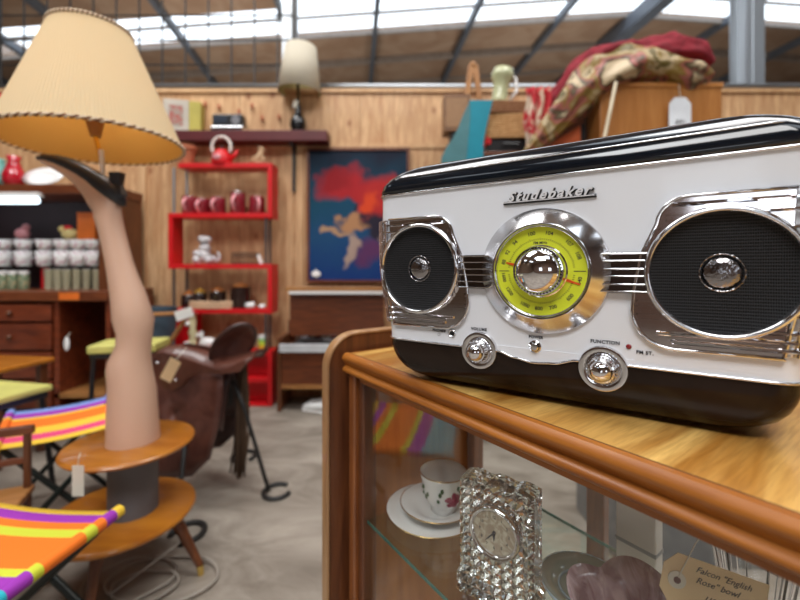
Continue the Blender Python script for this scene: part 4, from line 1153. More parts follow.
M_railD = plain('dark_metal_rail', (.09,.085,.09), .45, metal=.6)  # darker metal for the lower rails
for px, z0, z1, yy in ((174, zb_[1], zb_[0]-.036, RYf+.02),(187, zb_[1], zb_[0]+.0, RYb-.03),(266, zb_[2], zb_[1]-.036, RYf+.02),(270, zb_[2], zb_[1]-.036, RYb-.03),(174, zb_[3], zb_[2]-.036, RYf+.02),(187, zb_[3], zb_[2]-.036, RYb-.03),(266, rzp(351), zb_[3]-.036, RYf+.02),(270, rzp(351), zb_[3]-.036, RYb-.03)):
    x = (px-400)/F*yy
    MB().box(x-.009, x+.009, yy-.006, yy+.006, z0, z1).build('steel_rail', M_steel if z0 >= zb_[1]-.001 else M_railD, rs, bevel=.001)
SYm = RYf+.075
def RX(px, Y=SYm): return (px-400)/F*Y
# top shelf: pot, kettle, figurine
t = thing('terracotta_pot', 'terracotta flower pot standing on the red shelf unit beside the lampshade', 'flower pot', (RX(187), SYm, zb_[0]))
MB().lathe([(.0002,0),(.045,0),(.062,.12),(.072,.12),(.073,.155),(.064,.155),(.055,.12),(.04,.01),(.0002,.01)], seg=28).build('pot', M_terra, t, smooth='auto')
MB().lathe([(.0002,.13),(.06,.13)], seg=20).build('soil', plain('soil', (.03,.02,.012), .95), t)
t = thing('red_kettle', 'red enamel kettle with a looped white handle on the top red shelf', 'kettle', (RX(222,3.175), 3.175, zb_[0]))
MB().lathe([(.0002,0),(.074,0),(.078,.01),(.076,.05),(.062,.09),(.042,.11),(.042,.118),(.0002,.122)], seg=32).build('body', M_red, t, smooth='auto')
MB().sphere((0,0,.13), .016, 12).build('lid_knob', M_black, t, smooth=True)
MB().tube([(.07,0,.05),(.10,0,.075),(.125,0,.115)], [.02,.015,.01], 10).build('spout', M_red, t, smooth=True)
MB().tube([(.075*math.cos(a), -.01, .135+.085*math.sin(a)) for a in [R(-30+240*i/20) for i in range(21)]], .012, 8).build('handle', plain('grey_white_handle', (.75,.68,.62), .4), t, smooth=True)
MB().sphere((-.01,-.078,.045), .03, 10, (1.2,.2,.8)).build('printed_badge', M_pinkc, t, smooth=True)
t = thing('dog_figurine', 'tan sitting dog figurine at the right end of the top red shelf', 'figurine', (RX(258), SYm, zb_[0]))
g = MB(); g.tube([(-.075,0,.012),(-.04,0,.03),(.0,0,.05),(.02,0,.085),(.025,0,.115)], [.008,.03,.034,.026,.018], 12)
g.sphere((.022,0,.125), .026, 12, (1.1,.8,.9)); g.tube([(.035,0,.12),(.055,0,.112)], [.014,.009], 8); g.cyl((.04,-.012,.07),(.045,-.014,.0),.010); g.cyl((.04,.012,.07),(.045,.014,.0),.010); g.sphere((-.0,0,.022), .03, 10, (1.4,1.1,.75))
g.build('dog_body', plain('tan_pottery', (.45,.28,.15), .5), t, smooth=True)
MB().sphere((.012,-.018,.135), .010, 8, (.7,.5,1.4)).sphere((.012,.018,.135), .010, 8, (.7,.5,1.4)).build('ear', plain('brown_pottery', (.2,.1,.05), .5), t, smooth=True)
# mugs
M_mug = plain('dark_red_mug', (.22,.01,.02), .25, coat=.6); M_mugh = plain('pink_handle', (.85,.36,.38), .35)
mp_ = [(190,'leftmost red mug with pink handle on the red shelf',1.0),(203,'second red mug with pink handle, tucked against the leftmost one',.95),(218,'third red mug with pink handle, middle of the red shelf',.95),(238,'taller red mug with a silvery rim on the red shelf',1.2),(257,'rightmost red mug with pink handle beside the shelf side',1.0)]
for px, lb_, k_ in mp_:
    t = thing('red_mug', lb_, 'mug', (RX(px, SYm-(0 if px!=203 else -.05)), SYm-(0 if px!=203 else -.05), zb_[1]), R(-95 if px!=257 else -60), 'red mugs on the red shelf unit')
    h = .138*k_; r = .060
    MB().lathe([(.0002,0),(r*.92,0),(r,.008),(r,h-.006),(r*.96,h),(r*.88,h),(r*.88,.012),(.0002,.01)], seg=26).build('cup', M_mug, t, smooth='auto')
    MB().tube([(r*.95+.032*math.sin(PI*i/10), 0, h*.86-h*.7*i/10) for i in range(11)], .011, 8).build('handle', M_mugh, t, smooth=True)
    if k_ > 1.1: MB().tube([(r*.95*math.cos(a), r*.95*math.sin(a), h+.003) for a in [2*PI*i/24 for i in range(24)]], .006, 6, closed=True).build('rim', M_chrome, t, smooth=True)
# white poodle figurine and black stand
t = thing('white_ceramic_poodle', 'white speckled curly ceramic figurine on the second red shelf', 'figurine', (RX(205), SYm, zb_[2]))
M_speck = blotch('speckled_white', [(.75,.72,.72),(.8,.78,.78),(.3,.28,.3)], 50, .35)
g = MB()
for c, r in (((-.01,0,.06),.05),((0,0,.11),.04),((-.045,-.02,.03),.033),((.035,-.02,.028),.03),((.0,0,.165),.038),((-.025,0,.18),.025),((.028,-.01,.175),.022),((-.05,-.02,.075),.025),((.06,0,.04),.022)): g.sphere(c, r, 12)
g.tube([(.07,0,.02),(.10,0,.03),(.105,0,.06),(.09,0,.085)], [.014,.012,.01,.008], 8)
g.xf(Matrix.Scale(1.12,4)); g.build('figure', M_speck, t, smooth=True)
MB().sphere((.0,-.034,.16), .007, 8).sphere((-.015,-.034,.172), .005, 8).sphere((.015,-.034,.172), .005, 8).build('face_mark', M_ink, t, smooth=True)
t = thing('black_wire_rack', 'low black scrolled metal rack on the second red shelf', 'rack', (RX(246), SYm, zb_[2]))
g = MB()
for z in (.06, .085): g.cyl((-.11,0,z), (.11,0,z), .005, seg=6)
for i in range(8): g.cyl((-.11+.0314*i,0,.0), (-.11+.0314*i,0,.085), .004, seg=6)
g.cyl((-.11,.05,.005),(.11,.05,.005),.005,seg=6); g.cyl((-.11,0,.005),(-.11,.05,.005),.005,seg=6); g.cyl((.11,0,.005),(.11,.05,.005),.005,seg=6)
g.build('rack_frame', M_iron, t)
t = thing('rack_price_tag', 'small white tag leaning on the black metal rack', 'price tag', (RX(260,SYm-.03), SYm-.03, zb_[2])); MB().box(-.014,.014,-.001,.001,0,.075,Matrix.Rotation(R(-20),3,'Y')).build('card', M_china, t); MB().tube([(0,0,.07),(-.02,.01,.09),(-.03,.03,.085)], .0015, 5).build('string', M_paper, t)
# canisters
M_choc = plain('dark_glazed_brown', (.025,.012,.010), .15, coat=1); M_olid = plain('orange_cork_lid', (.45,.15,.03), .5); M_ylid = plain('yellow_lid', (.7,.38,.04), .5)
for px, w_, h, lm_, lb_ in ((189,.058,.10,M_olid,'leftmost dark brown canister with orange lid'),(200,.056,.115,M_ylid,'dark brown canister with yellow lid'),(218,.064,.13,M_olid,'dark brown canister with orange lid in the middle of the row'),(241,.08,.165,M_olid,'largest dark brown canister with brown lid')):
    yy = SYm+(.05 if px==200 else .02); t = thing('storage_canister', lb_+' on the red shelf', 'canister', (RX(px,yy), yy, zb_[3]), 0, 'brown canisters on the red shelf')
    MB().lathe([(.0002,0),(w_*.9,0),(w_,.01),(w_,h),(w_*.92,h+.006),(.0002,h+.006)], seg=26).build('jar_body', M_choc, t, smooth='auto')
    MB().lathe([(.0002,h+.006),(w_*.75,h+.006),(w_*.75,h+.022),(w_*.3,h+.026),(w_*.25,h+.04),(.0002,h+.041)], seg=22).build('lid', lm_, t, smooth='auto')
t = thing('wicker_tray', 'shallow tan wicker tray in front of the brown canisters', 'tray', (RX(211,SYm-.045), SYm-.045, zb_[3]))
g = MB()
for z in (.008,.022,.036,.05): g.tube([(.165*math.cos(a), .028*math.sin(a)*1.0, z+.004*math.sin(14*a+z*300)) for a in [2*PI*i/48 for i in range(48)]], .008, 6, closed=True)
g.build('woven_side', blotch('wicker', [(.45,.25,.13),(.65,.42,.26)], 40, .7), t, smooth=True)
MB().box(-.15,.15,-.02,.02,.0,.01).build('tray_base', M_cream, t)
for px, lb_, r in ((250,'larger white sea shell beside the brown canisters',.032),(262,'smaller white sea shell at the right end of the red shelf',.022)):
    t = tag(MB().sphere((0,0,r*.8), r, 12, (1.3,.8,.8)).sphere((r*.7,0,r*1.2), r*.5, 10).build('sea_shell', M_china, smooth=True, loc=(RX(px,SYm-.05), SYm-.05, zb_[3])), lb_, 'shell', 'sea shells on the red shelf')
# on the lowest red box
z5 = rzp(351)
t = thing('striped_tumbler', 'white, green and yellow tumbler on the low red box behind the saddle', 'tumbler', (RX(263,SYm-.03), SYm-.03, z5))
MB().lathe([(.0002,0),(.03,0),(.038,.115),(.034,.115),(.027,.01),(.0002,.01)], seg=22).build('tumbler', bands('tumbler_bands', [(0,(.9,.45,.02)),(.33,(.6,.7,.05)),(.62,(.25,.6,.15)),(.8,(.8,.8,.78))], 'Z', .116), t, smooth='auto')
MB().tube([(.036*math.cos(a), .036*math.sin(a), .115) for a in [2*PI*i/20 for i in range(20)]], .002, 5, closed=True).build('rim', M_china, t)
t = thing('white_goose_ornament', 'white goose ornament with an orange beak on the shelf behind the saddle', 'ornament', (RX(208), SYm, z5))
MB().sphere((0,0,.05), .055, 14, (1.35,.8,.85)).tube([(-.04,0,.07),(-.055,0,.11),(-.05,0,.14)], [.025,.016,.018], 8).build('goose_body', M_china, t, smooth=True)
MB().sphere((.10,0,.03), .03, 10, (1.4,.8,.8)).build('orange_foot', M_orange, t, smooth=True)
t = thing('cream_turned_post', 'cream turned candlestick standing on the shelf behind the saddle', 'candlestick', (RX(194,SYm-.02), SYm-.04, z5))
MB().lathe([(.0002,0),(.05,0),(.05,.02),(.025,.035),(.03,.08),(.022,.11),(.035,.14),(.022,.17),(.03,.23),(.025,.27),(.04,.285),(.0002,.287)], seg=20).build('stem', plain('cream_paint', (.68,.6,.35), .4), t, smooth=True)
MB().sphere((-.03,-.03,.045), .03, 10).sphere((-.03,-.02,.21), .022, 10).sphere((.05,-.02,.12), .015, 8).build('white_flower', M_china, t, smooth=True)
t = thing('blue_grey_bucket', 'blue grey bucket beside the red shelf behind the mannequin leg', 'bucket', (RX(160,3.0), 2.92, 0.0))
MB().lathe([(.0002,0.40),(.13,.40),(.155,.79),(.148,.79),(.125,.41),(.0002,.41)], seg=28).build('bucket', plain('slate_blue', (.05,.08,.11), .5), t, smooth='auto')
MB().lathe([(.0002,0),(.12,0),(.12,.40),(.0002,.40)], seg=20).build('pedestal', M_black, t)
t = thing('wooden_broom', 'wooden pole leaning across behind the mannequin knee with a white tag', 'pole', (0,0,0))
MB().cyl(P(120, 316, 2.7), P(190, 313, 2.72), .014, seg=10).build('shaft', M_oakX, t, smooth='auto')
MB().cyl(P(189, 314, 2.72), P(150, 372, 2.74), .014, seg=10).build('brace', M_oak, t, smooth='auto')
MB().cyl(P(152, 370, 2.74), Vector((P(152,370,2.74).x, 2.74, 0)), .014, seg=10).build('upright', M_oak, t, smooth='auto')
MB().cyl(P(124, 316, 2.7), Vector((P(124,316,2.7).x, 2.7, 0)), .014, seg=10).build('upright', M_oak, t, smooth='auto')
q = P(184, 314, 2.67); t = thing('white_pole_tag', 'white card tag on the end of the wooden pole', 'price tag', q)
MB().box(-.06,.06,-.001,.001,-.033,.033, Matrix.Rotation(R(-18),3,'Y')).build('card', M_china, t, bevel=.0006)
MB().tube([(.04,0,.0),(.055,.02,.02),(.06,.05,.0)], .002, 5).build('string', M_paper, t)

# ------------------------------------------------------------------ MAROON WALL SHELF
MY = 3.22
def MX(px, Y=MY): return (px-400)/F*Y
zms = H-(130-HY)/F*MY
ms = thing('maroon_wall_shelf', 'long maroon wall shelf on a black bracket above the red unit', 'shelf', (0,0,0))
MB().box(MX(172), MX(327), MY, WY-.012, zms-.085, zms).build('board', M_maroon, ms, bevel=.004)
MB().box(MX(289,3.2)-.012, MX(289,3.2)+.012, WY-.04, WY-.012, zms-.47, zms-.085).build('bracket', M_iron, ms)
MB().box(MX(289,3.2)-.012, MX(289,3.2)+.012, MY+.03, WY-.03, zms-.11, zms-.085).build('bracket_arm', M_iron, ms)
MYm = MY+.07
t = thing('book_box', 'box file with a pale picture front and yellow side on the maroon shelf', 'box', (MX(183,MYm), MYm, zms), R(12))
MB().box(-.13,.06,-.06,.06,0,.25).build('carton', plain('pale_print', (.5,.45,.38), .6), t, bevel=.003)
MB().box(.06,.15,-.058,.058,0,.245).build('side_panel', plain('mustard', (.45,.38,.07), .6), t, bevel=.003)
MB().box(-.085,.015,-.063,-.06,.04,.20).build('printed_picture', blotch('print_dark', [(.08,.08,.08),(.35,.3,.25),(.4,.1,.08)], 20), t)
t = thing('black_toaster_radio', 'black and silver portable radio on the maroon shelf', 'portable radio', (MX(229,MYm), MYm, zms))
MB().box(-.125,.125,-.04,.05,.035,.145).build('case', M_black, t, bevel=.015)
MB().box(-.13,.13,-.05,.05,0,.04).build('silver_base', M_chromeR, t, bevel=.005)
MB().lathe([(.035,.0),(.035,.004),(.0002,.005)], (.07,-.04,.09), 24, 'F').build('dial', plain('grey_dial', (.2,.2,.22), .3), t)
MB().box(-.11,.0,-.042,-.04,.07,.12).build('panel', plain('navy_panel', (.03,.04,.06), .3), t)
# picture lamp
t = thing('gourd_table_lamp', 'small table lamp with black gourd base and white shade on the maroon shelf', 'table lamp', (MX(298,MYm), MYm, zms))
MB().lathe([(.0002,0),(.045,0),(.05,.01),(.066,.05),(.062,.10),(.035,.145),(.022,.18),(.030,.205),(.018,.23),(.012,.26),(.012,.33),(.0002,.33)], seg=30).build('base', plain('black_glaze', (.006,.006,.007), .2, coat=.2), t, smooth=True)
MB().cyl((0,0,.33),(0,0,.44),.012,seg=10).build('stem', M_black, t)
m, nt, out = new_mat('white_shade')
di = nd(nt, 'BsdfDiffuse'); di.inputs[0].default_value=(.80,.74,.62,1); tl = nd(nt, 'BsdfTranslucent'); tl.inputs[0].default_value=(.8,.75,.6,1)
mx = nd(nt, 'MixShader'); mx.inputs[0].default_value=.4; nt.links.new(di.outputs[0], mx.inputs[1]); nt.links.new(tl.outputs[0], mx.inputs[2]); nt.links.new(mx.outputs[0], out.inputs[0])
so2 = MB().lathe([(.172,.33),(.125,.70)], seg=48, cap=False).build('lamp_shade', m, t, smooth=True, solid=.003); so2.rotation_euler=(0,R(2),0)
MB().lathe([(.168,.332),(.122,.695)], seg=40, cap=False).build('shade_lining', plain('cream_lining', (.5,.44,.22), .8), so2, smooth=True)
MB().cyl((-.12,0,.66),(.12,0,.66),.003,seg=6).build('shade_carrier', M_brass, so2)
MB().box(-.018,.018,-.001,.001,-.03,.03, Matrix.Rotation(R(20),3,'Y')).build('paper_tag', M_paper, t, loc=(-.01,-.045,.22))
# small hooks with dark knobs along the wall
for px, py in ((219,107),(239,112),(252,106),(262,118),(279,117),(205,104)):
    q = P(px, py, WY-.02)
    tag(MB().sphere((0,0,0), .02, 10, (.7,.6,1.4)).cyl((0,0,0),(0,.02,.0),.006).build('wall_hook', M_terra, smooth=True, loc=q), 'small rust coloured hook on the pine wall above the maroon shelf', 'hook', 'rust hooks on the pine wall')

# ------------------------------------------------------------------ PAINTING
pt = thing('framed_painting', 'large blue and red painting in a thin brown frame on the wall', 'painting', (0,0,0))
PYf = WY-.04
x0, x1 = MX(309,PYf), MX(407,PYf); z1, z0 = H-(150-HY)/F*PYf, H-(280-HY)/F*PYf
m, nt, out = new_mat('painted_canvas')
p = principled(nt, out, (.02,.05,.12), .6, spec=.2)
tc = nd(nt, 'TexCoord'); nz = nd(nt, 'TexNoise', Scale=5, Detail=4)
nt.links.new(tc.outputs['Object'], nz.inputs['Vector'])
vm = nd(nt, 'VectorMath', operation='MULTIPLY_ADD'); vm.inputs[1].default_value=(.35,.35,.35); 
nt.links.new(nz.outputs['Color'], vm.inputs[0]); nt.links.new(tc.outputs['Object'], vm.inputs[2])
sx = nd(nt, 'SeparateXYZ'); nt.links.new(vm.outputs[0], sx.inputs[0])
W_, Hh = x1-x0, z1-z0
OFF = .175
def blob(cx, cz, rx_, rz_, hard=.25):
    a = mth('DIVIDE', mth('SUBTRACT', sx.outputs['X'], cx*W_+.17), rx_*W_); b = mth('DIVIDE', mth('SUBTRACT', sx.outputs['Z'], cz*Hh+.17), rz_*Hh)
    d = mth('ADD', mth('MULTIPLY', a, a), mth('MULTIPLY', b, b))
    n = nd(nt, 'MapRange'); n.inputs['From Min'].default_value=1+hard; n.inputs['From Max'].default_value=1-hard
    nt.links.new(d, n.inputs[0]); return n.outputs[0]
g0 = nd(nt, 'MapRange'); g0.inputs['From Max'].default_value=Hh+.17; g0.inputs['From Min'].default_value=.17; nt.links.new(sx.outputs['Z'], g0.inputs[0])
bg = nd(nt, 'ValToRGB'); e = bg.color_ramp.elements; e[0].position=0; e[0].color=(.006,.035,.17,1); e[1].position=1; e[1].color=(.006,.010,.025,1)
k_ = e.new(.35); k_.color=(.01,.06,.15,1); k_ = e.new(.6); k_.color=(.004,.055,.10,1)
nt.links.new(g0.outputs[0], bg.inputs[0]); last = bg.outputs[0]
for col, args in (((.38,.015,.02),(.40,.72,.30,.13,.5)),((.42,.02,.02),(.72,.62,.26,.16,.5)),((.28,.01,.015),(.25,.78,.16,.09,.6)),((.65,.06,.015),(.62,.58,.08,.10,.7)),((.42,.21,.10),(.47,.44,.15,.06,.3)),((.40,.24,.14),(.27,.38,.14,.025,.3)),((.02,.015,.03),(.72,.42,.14,.13,.4)),((.38,.27,.22),(.42,.24,.07,.13,.4)),((.10,.03,.10),(.62,.22,.14,.09,.6)),((.3,.2,.18),(.85,.30,.10,.05,.5)),((.03,.02,.03),(.47,.54,.04,.04,.3))):
    mm = nd(nt, 'MixRGB'); mm.inputs[2].default_value = c4(col)
    nt.links.new(blob(*args), mm.inputs[0]); nt.links.new(last, mm.inputs[1]); last = mm.outputs[0]
nt.links.new(last, p.inputs['Base Color'])
MB().box(0, W_, 0, .01, 0, Hh).build('canvas', m, pt, loc=(x0, PYf+.012, z0))
g = MB(); f_ = .022
for a in ((x0-f_, x1+f_, z1, z1+f_), (x0-f_, x1+f_, z0-f_, z0), (x0-f_, x0, z0, z1), (x1, x1+f_, z0, z1)): g.box(a[0], a[1], PYf, PYf+.035, a[2], a[3])
g.build('frame', M_walnutX, pt)
q = P(316, 274, PYf-.01); t = thing('painting_price_tag', 'small white tag at the lower left corner of the painting', 'price tag', q)
MB().sphere((0,0,0), .04, 12, (1,.06,.7)).build('card', M_china, t, smooth=True)
MB().tube([(0,0,.02),(0,.01,.04),(0,.02,.05)], .0015, 5).build('string', M_paper, t)

# ------------------------------------------------------------------ RECORD CABINET
GY = 3.00
def GX(px, Y=GY): return (px-400)/F*Y
def GZ(py, Y=GY): return H-(py-HY)/F*Y
rc = thing('record_cabinet', 'dark walnut record player cabinet with raised lid below the painting', 'cabinet', (0,0,0))
gx0, gx1 = GX(277), GX(383)
for x in (gx0, gx1-.03): MB().box(x, x+.03, GY, 3.32, 0, GZ(338)).build('side_panel', M_walnut, rc, bevel=.003)
MB().box(gx0, gx1, 3.30, 3.33, GZ(395), GZ(325)).build('back_panel', M_walnutX, rc)
MB().box(gx0+.03, gx1-.03, GY+.01, GY+.03, GZ(385), GZ(352)).build('front_panel', M_walnutX, rc, bevel=.003)
MB().box(gx0+.03, gx1-.03, GY, 3.30, GZ(389), GZ(385)).build('bottom_board', M_oakX, rc)
MB().box(gx0+.02, gx1-.02, GY-.02, GY+.01, GZ(352), GZ(344)).build('white_edge_strip', plain('pale_laminate', (.6,.62,.64), .3), rc, bevel=.003)
MB().box(gx0+.03, gx1-.03, GY+.01, 3.30, GZ(352), GZ(348)).build('deck_board', M_walnutX, rc)
li = MB().box(gx0+.04, gx1, 3.2, 3.225, GZ(336,3.2), GZ(292,3.2)).build('lid', M_walnutX, rc, bevel=.004)
MB().box(gx0+.02, gx1+.02, 3.14, 3.24, GZ(291,3.14), GZ(287,3.14)).build('lid_edge', M_oakX, li, bevel=.003)
MB().box(gx0+.05, gx1, 3.14, 3.16, GZ(294,3.14), GZ(291.3,3.14)).build('white_lid_trim', M_china, li)
dk = thing('turntable', 'black record turntable with silver arm inside the walnut cabinet', 'turntable', (GX(320,3.12), 3.13, GZ(348)))
MB().box(-.2,.2,-.1,.12,0,.025).build('plinth', M_black, dk, bevel=.004)
MB().lathe([(.0002,.025),(.10,.025),(.10,.036),(.0002,.038)], (-.05,.01,0), 40).build('platter', M_black, dk, smooth='auto')
MB().tube([(.12,.06,.045),(.1,-.02,.048),(.03,-.04,.045)], .005, 6).build('tone_arm', M_chrome, dk)
for x, mt, lb_ in ((-.13,M_paper,'pale record sleeve leaning inside the walnut cabinet'),(.04,plain('red_sleeve',(.25,.02,.03),.5),'dark red record sleeve leaning inside the walnut cabinet')):
    t = thing('record_sleeve', lb_, 'record sleeve', (GX(320,3.12)+x-.02, 3.262, GZ(352)+.02), 0, 'record sleeves in the walnut cabinet')
    MB().box(-.075,.075,-.004,.004,0,.15).build('sleeve', mt, t)
    MB().box(-.04,.04,-.005,-.004,.04,.1).build('printed_label', M_smoke if x<0 else M_paper, t)
def shoe(x, y, rz_, lb_):
    t = thing('white_shoe', lb_, 'shoe', (x, y, 0), rz_, 'white shoes under the walnut cabinet')
    MB().tube([(-.10,0,.04),(-.07,0,.045),(-.02,0,.04),(.05,0,.03),(.10,0,.026),(.125,0,.022)], [.02,.034,.034,.03,.03,.012], 12).build('upper', plain('white_canvas', (.7,.7,.68), .7), t, smooth=True)
    MB().box(-.11,.12,-.032,.032,0,.018).build('sole', M_china, t, bevel=.008)
shoe(GX(316,2.95), 3.0, R(160), 'front white shoe on the floor below the walnut cabinet'); shoe(GX(323,3.1), 3.14, R(195), 'rear white shoe on the floor below the walnut cabinet')

# ------------------------------------------------------------------ RIGHT BACKGROUND: stacked goods behind the radio
BYq = 2.55
def BX(px, Y=BYq): return (px-400)/F*Y
def BZ(py, Y=BYq): return H-(py-HY)/F*Y
bk = thing('dark_bookcase', 'tall dark brown bookcase behind the radio carrying baskets and vase', 'bookcase', (0,0,0))
zc = BZ(152)
MB().box(BX(448), BX(560), BYq-.02, 2.95, zc-.04, zc).build('top_board', M_walnutX, bk, bevel=.004)
for x in (BX(450), BX(557)): MB().box(x, x+.03, BYq, 2.94, 0, zc-.04).build('side_panel', M_walnut, bk)
for z in (.3,.75,1.2): MB().box(BX(450)+.03, BX(557), BYq+.01, 2.93, z-.02, z).build('shelf', M_walnutX, bk)
MB().box(BX(450)+.03, BX(557), 2.92, 2.935, 0.02, zc-.04).build('back_panel', M_walnut, bk)
# turquoise board
m = plain('turquoise_paint', (.0,.24,.33), .45)
t = thing('turquoise_guitar_board', 'turquoise painted board with a curved side standing behind the radio', 'board', (0, BYq-.08, 0))
poly = [(470,100),(493,100),(490,112),(487,125),(484,140),(483,165),(441,165),(442,156),(447,146),(453,138),(458,128),(463,115)]
g = MB().prism([(BX(x,BYq-.08), BZ(y,BYq-.08)) for x, y in poly], 0, .035); g.build('board', m, t, bevel=.003)
g = MB().prism([(BX(x,BYq-.08), BZ(y,BYq-.08)) for x, y in [(470,100.5),(463,115),(458,128),(453,138),(447,146),(442,156),(441,165),(466,165),(468,140),(470,120)]], -.004, .0); g.build('slate_teal_panel', plain('slate_teal', (.06,.19,.21), .5), t)  # darker slate teal area along the curved side
for px in (446, 480): x = BX(px,BYq-.08); MB().box(x-.015, x+.015, .004, .03, 0, BZ(165,BYq-.08)).build('prop_leg', M_walnut, t)
# brown wicker box, wooden A frame
t = thing('brown_wooden_drawer', 'brown wooden box on end beside the turquoise board', 'box', (BX(456,3.08), 3.08, 0))
MB().box(-.10,.10,-.08,.08,H-(131-HY)/F*3.0,H-(94-HY)/F*3.0).build('carton', wood('box_brown', (.25,.12,.05), (.13,.06,.025), 'X', 5, 9), t, bevel=.004)
MB().box(-.085,.075,-.083,-.08,H-(127-HY)/F*3.0,H-(98-HY)/F*3.0).build('front_panel', blotch('burl', [(.12,.06,.03),(.3,.16,.07)], 20, .5), t)
MB().box(-.05,.05,-.06,.07,0,H-(131-HY)/F*3.0).build('pedestal', M_black, t)
t = thing('wooden_easel_top', 'small pointed wooden stand rising behind the turquoise board', 'easel', (BX(473,3.25), 3.25, 0))
zt3 = H-(65-HY)/F*3.25
for sgn in (-1, 1):
    g = MB(); g.loft([[Vector((sgn*.015+dx, dy, zt3)) for dx, dy in ((-.025,-.012),(.025,-.012),(.025,.012),(-.025,.012))], [Vector((sgn*.07+dx, dy, zt3-.4)) for dx, dy in ((-.02,-.012),(.02,-.012),(.02,.012),(-.02,.012))], [Vector((sgn*.2+dx, dy, 0)) for dx, dy in ((-.02,-.012),(.02,-.012),(.02,.012),(-.02,.012))]]); g.build('leg', M_oak, t, bevel=.004)
MB().sphere((0,0,zt3), .03, 12, (1,.7,1)).build('finial', M_oak, t, smooth=True)
MB().box(-.09,.09,-.01,.01,zt3-.33,zt3-.30).build('crosspiece', M_oakX, t)
# baskets
M_wick = blotch('basket_weave', [(.28,.12,.04),(.5,.26,.09),(.62,.36,.15)], 45, .7, bump=.6)
M_wick2 = blotch('basket_weave_dark', [(.16,.06,.02),(.26,.11,.04),(.33,.15,.06)], 45, .7, bump=.6)
zbk = zc+.0
t = thing('black_case', 'black case with a red corner lying under the wicker basket', 'case', (BX(509,2.62), 2.68, zc))
MB().box(-.15,.18,-.09,.1,0,.10).build('case_body', M_black, t, bevel=.01)
MB().box(-.155,-.125,-.095,.0,.06,.115).build('red_corner', M_red, t, bevel=.004)
MB().tube([(-.05,-.09,.05),(-.05,-.11,.06),(.05,-.11,.06),(.05,-.09,.05)], .006, 6).build('handle', M_black, t)
b1 = thing('light_wicker_basket', 'honey coloured wicker basket under the darker one behind the radio', 'basket', (BX(508,2.62), 2.68, zc+.10), R(-4))
g = MB()
for i in range(10): z = .008+i*.0155; g.tube(rrect(.145+.001*i, -.10, .10, z, .03, 4), .0085, 6, closed=True)
g.build('woven_side', M_wick, b1, smooth=True); MB().box(-.13,.13,-.085,.085,0,.01).build('base', M_wick, b1)
b2 = thing('dark_wicker_basket', 'dark brown wicker basket stacked on the honey coloured one', 'basket', (BX(510,2.62), 2.68, zc+.262), R(3))
g = MB()
for i in range(5): z = .008+i*.0155; g.tube(rrect(.15, -.10, .10, z, .03, 4), .0085, 6, closed=True)
g.build('woven_side', M_wick2, b2, smooth=True); MB().box(-.14,.14,-.09,.09,.0,.078).build('base', M_wick2, b2)
# pale green vase (upturned)
t = thing('pale_green_jug', 'pale green pottery jug with white handle on top of the wicker baskets', 'jug', (BX(500,2.62), 2.66, zc+.345))
MB().lathe([(.0002,0),(.055,0),(.052,.03),(.05,.10),(.056,.15),(.072,.175),(.076,.2),(.066,.22),(.062,.235),(.055,.235),(.055,.2),(.0002,.19)], seg=32).build('body', plain('celery_glaze', (.5,.52,.30), .25, coat=.5), t, smooth=True).rotation_euler=(0,R(8),0)
MB().tube([(.075,0,.2),(.115,0,.17),(.12,0,.09),(.075,0,.03)], .013, 8).build('handle', M_china, t, smooth=True)
# red and white cloth
t = thing('red_white_scarf', 'red and cream patterned scarf hanging beside the wicker baskets', 'scarf', (0,0,0))
g = MB(); a0, a1 = P(526, 88, 2.34), P(549, 150, 2.34)
g.grid(lambda u, v: Vector((a0.x+(a1.x-a0.x)*u+.01*math.sin(v*9), 2.34+.015*math.sin(u*18)+.01*v, a0.z+(a1.z-a0.z)*v)), 24, 16)
g.build('cloth', blotch('red_cream_print', [(.6,.5,.36),(.62,.5,.36),(.5,.02,.03),(.45,.01,.02),(.62,.5,.38)], 9, .8, 0, .6), t, smooth=True, solid=.012)
# framed orange panel leaning
t = thing('orange_framed_panel', 'orange panel in a dark frame leaning beside the oak cupboard', 'frame', (0,0,0))
yq = 2.28
pl_ = [(528,152),(588,112),(588,160),(528,160)]
MB().prism([(BX(x,yq), BZ(y,yq)) for x, y in ((540,152),(582,122),(582,158),(540,158))], yq+.004, yq+.012).build('panel', plain('orange_red_panel', (.6,.12,.03), .5), t)
MB().box(BX(534,yq), BX(586,yq), yq, yq+.02, BZ(158,yq)-.02, BZ(158,yq)).build('frame_rail', M_black, t)
MB().prism([(BX(x,yq), BZ(y,yq)) for x, y in ((524,154),(582,118),(584,123),(528,158))], yq-.01, yq+.02).build('frame_rail', M_walnutX, t)
MB().box(BX(581,yq), BX(586,yq), yq, yq+.02, BZ(158,yq), BZ(118,yq)).build('frame_stile', M_black, t)
for px in (538, 584): x = BX(px,yq); MB().box(x-.012, x+.012, yq, yq+.02, 0, BZ(158,yq)).build('leg', M_black, t)
